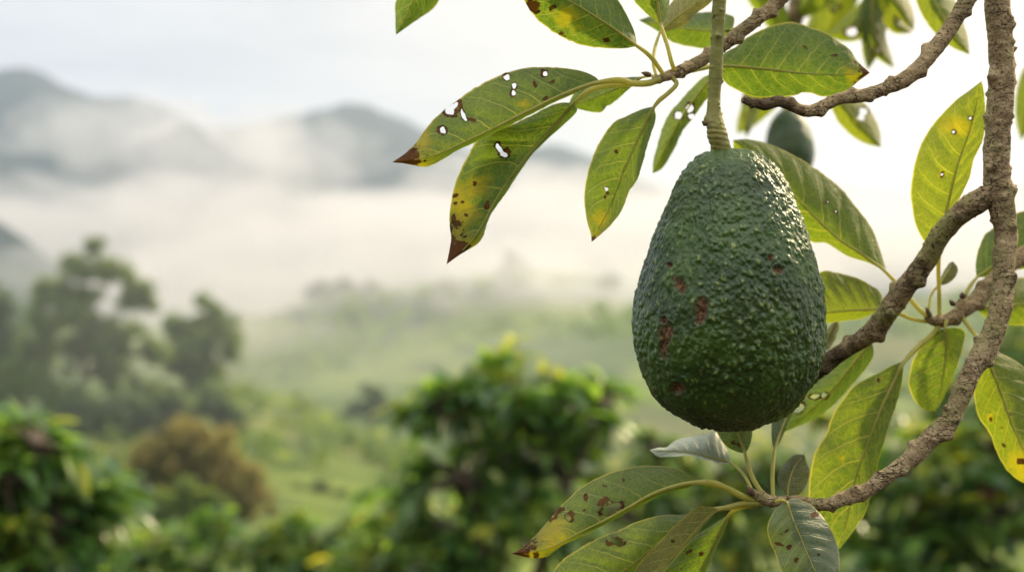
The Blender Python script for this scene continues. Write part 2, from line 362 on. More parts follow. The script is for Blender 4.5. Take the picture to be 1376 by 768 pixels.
def build_ground():
    ds = np.concatenate([[-40, -32, -24, -18, -12, -8, -5, -3, -1.5], np.geomspace(1.2, 60, 46), np.geomspace(62, 950, 190), np.geomspace(980, 6000, 16)])
    nx = 340
    s = np.linspace(-1, 1, nx)
    V = []
    for dd in ds:
        half = 0.62*max(dd, 0)+25.0
        x = s*half
        z = ground_z(x, np.full(nx, max(dd, 0.0)))
        if dd < -1.5: z = z+(-1.5-dd)*0.4+fbm(np.stack([x/4, np.full(nx, dd/4), np.zeros(nx)], 1), 5, 4)*0.5     # unseen slope behind the viewer, added to block low sky light
        if dd > 250: z = z+fbm(np.stack([x/60, np.full(nx, dd/60), np.zeros(nx)], 1), 3, 5)*np.interp(dd, [250, 800], [1.5, 14])
        if 140 < dd < 420: z = z+fbm(np.stack([x/46, np.full(nx, dd/30), np.zeros(nx)], 1), 9, 3)*4.5*np.interp(dd, [140, 190, 330, 420], [0, 1, 1, 0])
        if 20 < dd <= 250: z = z+fbm(np.stack([x/9, np.full(nx, dd/9), np.zeros(nx)], 1), 4, 4)*0.35
        V.append(np.stack([x, np.full(nx, dd), z], 1))
    V = np.vstack(V); n = len(ds)
    i, j = np.meshgrid(np.arange(n-1), np.arange(nx-1), indexing='ij')
    a = (i*nx+j).ravel(); F = np.stack([a, a+1, a+nx+1, a+nx], 1)
    px = 688+V[:, 0]/(FOV*np.maximum(V[:, 1], 4))*1376
    fo = np.interp(V[:, 1], [60, 110, 160, 260, 420, 600], [0.0, 0.1, 0.35, 0.3, 0.9, 1.15])
    fo = fo+1.0*np.exp(-((px-480)/90)**2-((V[:, 1]-290)/28)**2)+0.8*np.exp(-((px-690)/70)**2-((V[:, 1]-296)/14)**2)
    o = mesh_obj('ground', V, F, GROUND, attrs={'forest': ('FLOAT', fo), 'near_shade': ('FLOAT', np.interp(V[:, 1], [12, 22], [1.0, 0.0]))})
    tag(o, 'grassy hillside falling to a misty valley with wooded ridges beyond', 'ground', None, 'structure')
build_ground()

# ------------------------------------------------------------------ haze and fog in the valley
def volume_mat(name, col, dens, aniso):
    m, N = new_mat(name)
    v = m.node_tree.nodes.new('ShaderNodeVolumePrincipled')
    v.inputs['Color'].default_value = (*col, 1); v.inputs['Density'].default_value = dens; v.inputs['Anisotropy'].default_value = aniso
    m.cycles.homogeneous_volume = True
    return finish(m, None, v.outputs[0])
HAZE = volume_mat('haze_air', (0.68, 0.80, 1.0), 0.00070, 0.6)
def box(name, lo, hi, mat):
    x0, y0, z0 = lo; x1, y1, z1 = hi
    v = [(x0,y0,z0),(x1,y0,z0),(x1,y1,z0),(x0,y1,z0),(x0,y0,z1),(x1,y0,z1),(x1,y1,z1),(x0,y1,z1)]
    f = [(0,3,2,1),(4,5,6,7),(0,1,5,4),(1,2,6,5),(2,3,7,6),(3,0,4,7)]
    return mesh_obj(name, v, f, mat, smooth=False)
tag(box('haze', (-4400, -45, -95), (4400, 6300, 190), HAZE), 'thin bluish haze filling the whole valley air', 'haze', None, 'stuff')

def fog_bank(px, py, Y, wpx, hpx, depth, dens, seed):
    """a soft lens of drifting mist, thick in the middle, thinning to nothing at its ragged rim"""
    nu, nv = 160, 40
    th = np.linspace(0, math.pi, nv)[1:-1]; ph = np.linspace(0, 2*math.pi, nu, endpoint=False)
    T, Ph = np.meshgrid(th, ph, indexing='ij')
    d = np.stack([np.sin(T)*np.cos(Ph), np.sin(T)*np.sin(Ph), np.cos(T)], -1).reshape(-1, 3)
    d = np.vstack([d, [[0, 0, 1], [0, 0, -1]]])
    r = 1+0.85*fbm(d*np.array([1.0*wpx/hpx, 1.6, 1.3])+seed*7.7, seed, 5)
    k = FOV*Y/1376
    c = np.array(P(px, py, Y))
    V = c+d*r[:, None]*np.array([wpx*k/2, depth/2, hpx*k/2])
    F = []
    R_ = len(th)
    for i in range(R_-1):
        for j in range(nu):
            a = i*nu+j; b = i*nu+(j+1) % nu
            F.append((a, a+nu, b+nu, b))
    top = R_*nu
    for j in range(nu):
        F.append((top, j, (j+1) % nu)); F.append((top+1, (R_-1)*nu+(j+1) % nu, (R_-1)*nu+j))
    o = mesh_obj('fog_bank', V, F, volume_mat('fog', (0.965, 0.955, 0.955), dens, 0.62), origin=c)
    return tag(o, 'pale bank of fog drifting low over the valley and its ridges', 'fog', 'fog banks in the valley', 'stuff')
FOGS = [ # px, py, distance, width px, height px, depth m, density
 (250, 350, 500, 1000, 180, 120, 0.017), (760, 335, 520, 900, 170, 120, 0.017), (1250, 330, 520, 900, 180, 120, 0.014),
 (150, 290, 560, 620, 110, 80, 0.014), (300, 225, 600, 250, 130, 80, 0.013), (165, 215, 640, 170, 140, 60, 0.012), (220, 170, 700, 150, 90, 50, 0.014),
 (620, 290, 590, 460, 110, 80, 0.012), (400, 225, 640, 160, 110, 60, 0.012), (345, 185, 690, 150, 90, 50, 0.013), (930, 315, 600, 420, 110, 80, 0.012), (560, 235, 660, 200, 60, 50, 0.009),
 (330, 400, 360, 340, 190, 80, 0.018), (800, 380, 270, 560, 110, 40, 0.024), (1150, 300, 600, 500, 130, 80, 0.010), (290, 470, 250, 360, 130, 50, 0.010),
 (560, 375, 275, 460, 90, 40, 0.018), (60, 390, 345, 420, 120, 60, 0.010), (480, 480, 180, 900, 160, 50, 0.005), (200, 480, 70, 900, 340, 14, 0.0045),
 (60, 190, 690, 150, 90, 50, 0.010), (110, 165, 720, 90, 60, 40, 0.012), (255, 195, 700, 110, 100, 50, 0.012), (470, 200, 700, 110, 80, 40, 0.010), (640, 240, 700, 200, 70, 50, 0.010),
]
for i, f in enumerate(FOGS): fog_bank(*f, 11+i)

# ------------------------------------------------------------------ far trees
def clump_crown(clumps, leaf, n, seed, flat=0.95):
    """clumps: (x,y,z,r); leaf-sized bent faces through each clump's volume"""
    rng = np.random.default_rng(seed)
    clumps = np.array(clumps, float)
    sub = []
    for x, y, z, r in clumps:
        for q in range(10):
            v = rng.normal(size=3); v /= np.linalg.norm(v); v[2] *= 0.95
            sub.append((*(np.array([x, y, z])+v*r*rng.uniform(.4, .9)), r*rng.uniform(0.24, 0.46)))
    clumps = np.array(sub)
    w = clumps[:, 3]**2; w = w/w.sum()
    ci = rng.choice(len(clumps), n, p=w)
    d = rng.normal(size=(n, 3)); d /= np.linalg.norm(d, axis=1)[:, None]
    r = rng.random(n)**0.5*rng.uniform(0.8, 1.3, n)*np.where(rng.random(n) < .24, 1.55, 1.0)
    c = clumps[ci, :3]+d*(r*clumps[ci, 3])[:, None]*np.array([1, 1, flat])
    a = rng.normal(size=(n, 3)); a[:, 2] *= 0.5; a /= np.linalg.norm(a, axis=1)[:, None]
    b = np.cross(a, rng.normal(size=(n, 3))); b /= np.linalg.norm(b, axis=1)[:, None]
    up = np.cross(a, b)
    L = (leaf*(0.6+0.8*rng.random(n)))[:, None]; w2 = L*0.32
    V = np.stack([c-a*L/2, c+b*w2+up*L*0.08, c+a*L/2-up*L*0.12, c-b*w2+up*L*0.08], 1).reshape(-1, 3)
    F = np.arange(4*n).reshape(n, 4)
    tint = np.clip(rng.random(n)*0.6+0.35*rng.random(len(clumps))[ci]+0.1*d[:, 2], 0, 1)
    yg = (rng.random(n) < 0.12)*rng.random(n)
    return V, F, {'tint': ('FLOAT', np.repeat(tint, 4)), 'young': ('FLOAT', np.repeat(yg, 4))}
def limb_mesh(segs, sides=8):
    """segs: list of (p0, p1, r0, r1)"""
    V, F = [], []
    for p0, p1, r0, r1 in segs:
        p0, p1 = Vector(p0), Vector(p1); q = (p1-p0).to_track_quat('Z', 'Y'); base = len(V)
        for p, r in ((p0, r0), (p1, r1)):
            for i in range(sides):
                a = 2*math.pi*i/sides
                V.append(tuple(p+q @ Vector((math.cos(a)*r, math.sin(a)*r, 0))))
        for i in range(sides):
            j = (i+1) % sides
            F.append((base+i, base+j, base+sides+j, base+sides+i))
    return V, F
def far_tree(name, px, Y, foot_py, clumps_px, leaf, n, mat, seed, label, cat='tree', group=None, trunk_r=None, trunk_to=None):
    k = FOV*Y/1376
    X = (px-688)*k
    gz = float(ground_z(X, Y)[0])
    root = empty(name, (X, Y, gz)); tag(root, label, cat, group)
    rng = random.Random(seed)
    cl = []
    for cx, cy, cr in clumps_px:
        x, y, z = P(cx, cy, Y); cl.append((x, y+rng.uniform(-1, 1)*cr*k*0.9, z, cr*k))
    V, F, A = clump_crown(cl, leaf*0.75, n*2, seed)
    mesh_obj('crown', V, F, mat, root, False, A)
    tr = trunk_r or 0.016*abs(cl[0][2]-gz)+0.05
    top = max(c[2] for c in cl); tz = gz+(top-gz)*(trunk_to or 0.72)
    segs = []; prev = Vector((X, Y, gz-0.4)); r = tr*1.35
    for i in range(1, 6):
        t = i/5
        nx = Vector((X+rng.uniform(-1, 1)*tr*0.8, Y, gz+(tz-gz)*t)); r2 = tr*(1.35-0.85*t)
        segs.append((prev, nx, r, r2)); prev, r = nx, r2
    for x, y, z, cr in cl:
        h = min(max(z-cr*1.6, gz+(tz-gz)*0.3), tz)
        s0 = Vector((X, Y, h)); e = Vector((x, y, z)); mid = (s0+e)/2+Vector((0, 0, -0.06*(e-s0).length))
        segs += [(s0, mid, tr*0.45, tr*0.32), (mid, e, tr*0.32, tr*0.1)]
    V, F = limb_mesh(segs)
    mesh_obj('trunk', V, F, TRUNK, root)
    return root
far_tree('tall_tree', 112, 84, 600, [(105,350,30),(70,395,34),(150,372,34),(180,400,28),(60,440,32),(40,470,34),(120,425,26),(165,450,32),(200,470,24),(105,480,34),(150,505,32),(60,515,32),(195,520,22),(20,505,30),(125,330,16),(112,395,22),(135,440,16),(88,418,20),(150,470,24),(75,545,28)], 0.42, 8000, TREE_G, 5,
         'tall airy green tree with gaps in its crown near the left edge', group='trees on the hillside')
far_tree('round_crowned_tree', 268, 92, 590, [(268,425,30),(235,445,26),(300,445,28),(270,470,34),(315,475,18),(240,490,28),(285,510,34),(312,530,24),(220,525,26)], 0.42, 5200, TREE_G, 6,
         'shorter green tree with one rounded top right of the tall airy tree', group='trees on the hillside')
far_tree('dark_tree', 8, 96, 590, [(0,430,36),(-40,420,40),(20,470,30),(-20,480,40),(15,530,36),(-40,540,40)], 0.6, 3600, TREE_D, 8,
         'dark tree cut by the left edge behind the tall airy tree', group='trees on the hillside')
far_tree('broad_tree', 240, 76, 600, [(230,555,30),(280,545,34),(190,560,34),(150,560,34),(320,560,22),(80,570,36),(100,545,24)], 0.5, 4200, TREE_D, 9,
         'low broad dark tree filling the gap under the tall tree', group='trees on the hillside')
far_tree('ochre_bush', 268, 41, 700, [(245,588,30),(215,610,36),(285,602,38),(325,632,34),(195,640,34),(250,630,48),(300,645,46),(340,665,30),(220,680,48),(280,690,48),(335,695,36),(180,680,30)], 0.24, 7500, TREE_O, 10,
         'rounded ochre and brown leaved bush in front of the green trees', 'bush')
far_tree('olive_bush', 255, 33, 720, [(245,668,26),(215,690,26),(280,690,28),(250,710,36),(305,715,28),(210,735,34),(270,745,40),(315,750,30)], 0.22, 5000, TREE_G, 12,
         'small olive green bush just below the ochre bush', 'bush')
far_tree('meadow_tree', 498, 120, 600, [(497,532,15),(482,545,13),(515,545,14),(500,556,16),(470,556,9),(526,558,10)], 0.6, 1100, TREE_D, 14,
         'small dark tree with a bare trunk on the far side of the bright meadow', group='trees on the hillside', trunk_to=0.8)
far_tree('round_tree', 376, 82, 590, [(376,578,14),(366,590,13),(386,592,14),(376,602,14)], 0.4, 900, TREE_D, 15,
         'small round tree alone on the bright meadow slope', group='trees on the hillside')
far_tree('dark_bush', 425, 56, 690, [(400,672,20),(430,665,22),(460,672,20),(425,690,26),(385,690,18),(470,695,20)], 0.28, 2600, TREE_D, 16,
         'dark low bush at the bottom of the bright meadow', 'bush')
far_tree('hill_tree', 692, 285, 380, [(690,350,12),(682,364,12),(702,362,13),(692,375,14)], 1.6, 500, TREE_D, 17,
         'single pale tree on the misty hill crest above the coffee bush', group='trees on the hillside')
for i, (tx, Yd, hh) in enumerate([(430,288,16),(462,292,13),(498,287,11),(600,280,8),(820,286,10)]):
    gy = 384+(CZ-float(ground_z((tx-688)*FOV*Yd/1376, Yd)[0]))/(FOV*Yd)*1376
    far_tree('misty_tree', tx, Yd, gy, [(tx,gy-hh*1.6,hh*0.7),(tx-hh*0.7,gy-hh*1.0,hh*0.7),(tx+hh*0.7,gy-hh*1.0,hh*0.75)], 1.4, 420, TREE_D, 30+i,
             ['largest dark tree of the misty row on the middle hill', 'second dark tree of the misty row on the middle hill', 'third tree of the misty row on the middle hill',
              'tiny misty tree just left of the hill crest', 'faint misty tree beside the avocado on the hill crest'][i], group='trees on the hillside')

# rows of young plants on the slopes, too many and too far to tell apart
def plantation():
    rng = np.random.default_rng(77); Q = []
    for row in range(-60, 61):
        for t in range(150):
            Yd = 66+t*1.9+rng.uniform(-.5, .5)
            if not (66 < Yd < 112 or 205 < Yd < 300): continue
            x = row*(2.6 if Yd < 120 else 5.0)+0.35*(Yd-66)*0.8+rng.uniform(-.5, .5)+3*math.sin(Yd*.06)
            if abs(x) > 0.36*Yd or rng.random() < .45: continue
            if fbm(np.array([[x/22, Yd/22, 0.5]]), 4, 2)[0] < -0.12: continue
            Q.append((x, Yd))
    Q = np.array(Q); z = ground_z(Q[:, 0], Q[:, 1])+0.25
    r = rng.uniform(0.45, 0.9, len(Q))*np.where(Q[:, 1] > 150, 1.7, 1.0)
    m = 14; n = len(Q)*m
    c = np.repeat(np.c_[Q, z+r*0.4], m, 0)+rng.normal(size=(n, 3))*np.repeat(r, m)[:, None]*np.array([.5, .5, .35])
    a = rng.normal(size=(n, 3)); a /= np.linalg.norm(a, axis=1)[:, None]; b = np.cross(a, rng.normal(size=(n, 3))); b /= np.linalg.norm(b, axis=1)[:, None]
    L = (np.repeat(r, m)*0.55)[:, None]
    V = np.stack([c-a*L, c+b*L*.6, c+a*L, c-b*L*.6], 1).reshape(-1, 3)
    tint = np.repeat(np.repeat(rng.random(len(Q)), m)*0.6+rng.random(n)*0.4, 4)
    o = mesh_obj('plantation_foliage', V, np.arange(4*n).reshape(n, 4), TREE_G, None, False, {'tint': ('FLOAT', tint), 'young': ('FLOAT', np.zeros(4*n))})
    tag(o, 'rows of small green plants on the misty slopes', 'plantation', kind='stuff')
plantation()

# ------------------------------------------------------------------ coffee shrubs
def coffee_leaf_batch(base, direc, length, rng, young):
    """one folded, drooping, pointed leaf of 2x6 quads -> 21 verts"""
    d = Vector(direc).normalized()
    side = d.cross(Vector((0, 0, 1)))
    if side.length < 0.05: side = Vector((1, 0, 0))
    side.normalize(); up = side.cross(d).normalized()
    roll = rng.uniform(-0.5, 0.5); side, up = side*math.cos(roll)+up*math.sin(roll), up*math.cos(roll)-side*math.sin(roll)
    V = []
    n = 6; droop = rng.uniform(0.0, 0.45); wave = rng.uniform(0, 6)
    for i in range(n+1):
        t = i/n; w = length*0.21*math.sin(math.pi*min(1, t*0.93+0.04))**0.8*(1-0.25*t)
        p = Vector(base)+d*(length*t)+up*(-droop*length*t*t)+Vector((0, 0, -0.1*length*t*t))
        wv = up*(math.sin(t*9+wave)*0.012*length)
        V += [tuple(p-side*w+up*w*0.35+wv), tuple(p), tuple(p+side*w+up*w*0.35-wv)]
    return V
LEAF_F = [q for i in range(6) for q in ((i*3, i*3+1, i*3+4, i*3+3), (i*3+1, i*3+2, i*3+5, i*3+4))]
def coffee_shrub(px, Y, blobs, n_shoots, leaf_len, seed, label, cherries=0, stems=3, group='coffee bushes', fr=0.5):
    rng = random.Random(seed); k = FOV*Y/1376
    X = (px-688)*k; gz = float(ground_z(X, Y)[0])
    root = empty('coffee_bush', (X, Y, gz)); tag(root, label, 'bush', group)
    V, F, tint, yng = [], [], [], []
    segs = []; cher = []
    B = [(P(bx, by, Y), br*k) for bx, by, br in blobs]
    wts = [b[1]**2 for b in B]
    hubs = []
    for s in range(stems):
        x = X+rng.uniform(-0.12, 0.12); y = Y+rng.uniform(-0.1, 0.1); prev = Vector((x, y, gz-0.05))
        tgt = B[s % len(B)][0]
        for i in range(1, 7):
            t = i/6; p = Vector((x+(tgt[0]-x)*t*t, y+rng.uniform(-.03, .03), gz+(tgt[2]-gz)*t))
            segs.append((prev, p, 0.022*(1.1-0.7*t), 0.022*(1.1-0.7*(t+1/6)))); prev = p; hubs.append(p)
    for s in range(n_shoots):
        (bc, br) = B[rng.choices(range(len(B)), wts)[0]]
        d = Vector((rng.gauss(0, 1), rng.gauss(0, 1), rng.gauss(0.25, 0.8))).normalized()
        tip = Vector(bc)+d*br*(rng.random()**0.4+(rng.uniform(0, .35) if rng.random() < .3 else 0))
        h = min(hubs, key=lambda q: (q-tip).length+max(0, q.z-tip.z)*0.6)
        mid = (h+tip)/2+Vector((0, 0, 0.05*(tip-h).length))
        segs += [(h, mid, 0.007, 0.005), (mid, tip, 0.005, 0.003)]
        shoot = (tip-mid).normalized()
        fresh = d.z > 0.1 and rng.random() < fr
        pairs = rng.randint(4, 6)
        for j in range(pairs):
            tj = j/(pairs-0.5)
            p = mid.lerp(tip, 0.25+0.75*tj)
            ax = shoot.cross(Vector((0, 0, 1))); ax = ax.normalized() if ax.length > .1 else Vector((1, 0, 0))
            if j % 2: ax = (ax+shoot.cross(ax)*rng.uniform(0.4, 1)).normalized()
            for sg in (1, -1):
                dr = ax*sg+shoot*rng.uniform(0.3, 0.9)+Vector((rng.uniform(-.25, .25), rng.uniform(-.25, .25), rng.uniform(-0.45, 0.45)))
                yv = (rng.uniform(0.4, 1.0) if j >= pairs-2 else rng.uniform(0, 0.25)) if fresh else (0.4*rng.random() if rng.random() < .06 else 0)
                L = leaf_len*rng.uniform(0.65, 1.15)*(0.6 if fresh and j == pairs-1 else 1)
                b = len(V); lv = coffee_leaf_batch(p, dr, L, rng, yv); V += lv
                F += [tuple(b+q for q in f) for f in LEAF_F]
                tv = rng.random()**1.4; tint += [tv]*len(lv); yng += [yv]*len(lv)
        if s < cherries:
            cher.append([(h.lerp(tip, rng.uniform(0.45, 0.75))+Vector((rng.gauss(0, .012), rng.gauss(0, .012), rng.gauss(-.01, .012))), rng.uniform(0.008, 0.011)) for q in range(rng.randint(14, 26))])
    mesh_obj('foliage', V, F, COFFEE, root, True, {'tint': ('FLOAT', tint), 'young': ('FLOAT', yng)})
    v, f = limb_mesh(segs, 6); mesh_obj('stem', v, f, STEM, root)
    for cluster in cher:
        v, f = [], []
        for c, r in cluster:
            b = len(v); rings, sd = 4, 7
            for i in range(rings+1):
                th = math.pi*i/rings
                for j in range(sd):
                    a = 2*math.pi*j/sd; v.append((c.x+r*math.sin(th)*math.cos(a), c.y+r*math.sin(th)*math.sin(a), c.z+1.15*r*math.cos(th)))
            for i in range(rings):
                for j in range(sd):
                    j2 = (j+1) % sd; f.append((b+i*sd+j, b+(i+1)*sd+j, b+(i+1)*sd+j2, b+i*sd+j2))
        mesh_obj('cherry_cluster', v, f, CHERRY, root)
    return root
coffee_shrub(690, 6.0, [(690,545,80),(785,560,60),(815,545,32),(600,550,38),(560,560,36),(690,484,36),(645,500,28),(740,498,32),(640,520,60),(745,530,60),(590,550,45),(800,545,40),(690,600,80),(640,640,60),(700,700,90),(560,655,45),(490,650,26),(845,530,22),(620,740,90),(540,560,22),(740,700,80),(560,720,70),(780,620,50),(660,590,80)], 230, 0.112, 21,
             'glossy dark green coffee bush with yellow shoots rising behind the lowest brown tipped leaf', 9, 4)
coffee_shrub(40, 4.0, [(20,640,70),(-40,620,70),(60,590,30),(90,640,45),(40,730,80),(130,700,50),(165,660,28),(-60,720,90),(110,760,60),(20,570,25)], 190, 0.088, 22,
             'nearest coffee bush, large blurred bright leaves cut by the left edge', 2, 3)
coffee_shrub(440, 8.5, [(420,735,50),(205,735,40),(290,715,34),(180,770,50),(370,740,40),(470,720,40),(520,750,50),(340,740,44),(250,750,40),(440,790,80),(400,710,30)], 190, 0.115, 23,
             'low green coffee bush along the bottom between the ochre bush and the tall coffee bush', 3, 3)
coffee_shrub(570, 7.4, [(540,735,50),(600,710,50),(480,760,46),(650,750,60),(500,700,26),(570,770,70)], 110, 0.115, 27,
             'low leafy coffee bush at the foot of the tall coffee bush', 3, 3, fr=0.8)
coffee_shrub(1250, 5.2, [(1250,690,80),(1200,640,60),(1300,640,70),(1360,600,60),(1380,700,90),(1250,590,40),(1160,720,60),(1330,560,40),(1230,760,90),(1400,640,80)], 150, 0.118, 24,
             'dark coffee bush filling the lower right corner beneath the avocado branch', 5, 4, fr=0.7)
coffee_shrub(1280, 10.0, [(1120,575,40),(1190,545,40),(1250,520,44),(1320,495,44),(1390,470,60),(1300,560,60),(1160,610,50),(1400,540,60)], 90, 0.16, 26,
             'pale sunlit bush with yellow green leaves behind the dark lower right coffee bush', 0, 4, fr=1.0)
coffee_shrub(900, 7.2, [(900,640,50),(850,690,60),(940,690,60),(880,600,28),(1000,660,50),(960,610,36),(1040,620,46),(900,750,80),(1010,740,80),(1090,600,44),(1120,680,70),(780,720,50)], 150, 0.12, 25,
             'mid green coffee bush directly under the hanging avocado', 6, 4, fr=0.8)

# ------------------------------------------------------------------ avocado branches: tubes and leaves
def tube(path, seg_px=1.3, sides=26, lump=0.10, seed=0, knots=(), rings=0, taper_end=False, dark=()):
    """path: (x, y, Y, radius px); knots: (index along 0..1, angle, size px) -> verts, faces, dark attribute"""
    p = np.asarray(path, float)
    L = np.sum(np.linalg.norm(np.diff(p[:, :2], axis=0), axis=1)); n = max(8, int(L/seg_px))
    q = resample(p, n); c = PA(q); k = FOV*q[:, 2]/1376; r = q[:, 3]*k
    if lump > .07:
        r = r*0.95
        l1 = np.linspace(0, L, n); r = r*(1+0.16*fbm(np.c_[l1/26, np.full(n, seed*1.7), np.zeros(n)], seed+50, 4))
    T = np.gradient(c, axis=0); T /= np.linalg.norm(T, axis=1)[:, None]
    ref = np.array([0, 1.0, 0]); fr = []
    a = np.cross(T[0], ref); a /= np.linalg.norm(a)
    for i in range(n):
        a = a-T[i]*np.dot(a, T[i]); a /= np.linalg.norm(a); fr.append((a.copy(), np.cross(T[i], a)))
    A = np.array([f[0] for f in fr]); Bv = np.array([f[1] for f in fr])
    ang = np.linspace(0, 2*math.pi, sides, endpoint=False)
    dirs = A[:, None, :]*np.cos(ang)[None, :, None]+Bv[:, None, :]*np.sin(ang)[None, :, None]
    s = np.linspace(0, 1, n)
    base = c[:, None, :]+dirs*r[:, None, None]
    rm = r.mean()
    flat = base.reshape(-1, 3)
    nz = fbm(flat/(rm*1.6), seed, 4)*lump+fbm(flat/(rm*0.45), seed+9, 3)*lump*0.55
    rr = (np.repeat(r[:, None], sides, 1))*(1+nz.reshape(n, sides))
    rk = random.Random(seed); knots = list(knots)+[(rk.random(), rk.uniform(0, 6.28), q[0, 3]*rk.uniform(.10, .24)) for _ in range(int(L/9) if lump > .07 else 0)]
    if rings:
        ph = s*L/rings; rr = rr*(1+0.05*np.exp(-((ph-np.round(ph))/0.10)**2)[:, None]*(np.round(ph) % 3 != 1)[:, None])
    dk = np.zeros((n, sides))
    for (ks, ka, kz) in knots:
        i0 = min(n-1, int(ks*(n-1))); dl = (np.arange(n)-i0)*L/n
        da = np.angle(np.exp(1j*(ang-ka)))*q[i0, 3]
        g = np.exp(-((dl[:, None]/kz)**2+(da[None, :]/kz)**2)*1.1)
        rr = rr+g*kz*0.85*k[i0]; dk = np.maximum(dk, g*0.55)
    for (s0, s1) in dark:
        dk = np.maximum(dk, (smooth01((s-s0)/0.05)*smooth01((s1-s)/0.05))[:, None]*0.6+0.0*dk)
    V = (c[:, None, :]+dirs*rr[:, :, None]).reshape(-1, 3)
    i, j = np.meshgrid(np.arange(n-1), np.arange(sides), indexing='ij'); j2 = (j+1) % sides
    F = np.stack([(i*sides+j).ravel(), (i*sides+j2).ravel(), ((i+1)*sides+j2).ravel(), ((i+1)*sides+j).ravel()], 1).tolist()
    for e, rev in ((0, True), (n-1, False)):        # rounded ends
        b = len(V); tip = c[e]+T[e]*(rr[e].mean()*0.6)*(-1 if rev else 1)
        V = np.vstack([V, tip[None]])
        for jj in range(sides):
            t3 = (e*sides+jj, e*sides+(jj+1) % sides, b); F.append(t3 if not rev else t3[::-1])
    return V, F, np.concatenate([dk.ravel(), [0, 0]])
def join(*parts):
    V, F, D = [], [], []; b = 0
    for v, f, d_ in parts:
        V.append(v); F += [tuple(b+x for x in q) for q in f]; D.append(d_); b += len(v)
    return np.vstack(V), F, np.concatenate(D)
def limb(name, mat, parent, *tubes):
    v, f, d_ = join(*tubes)
    return mesh_obj(name, v, f, mat, parent, True, {'dark': ('FLOAT', d_)})

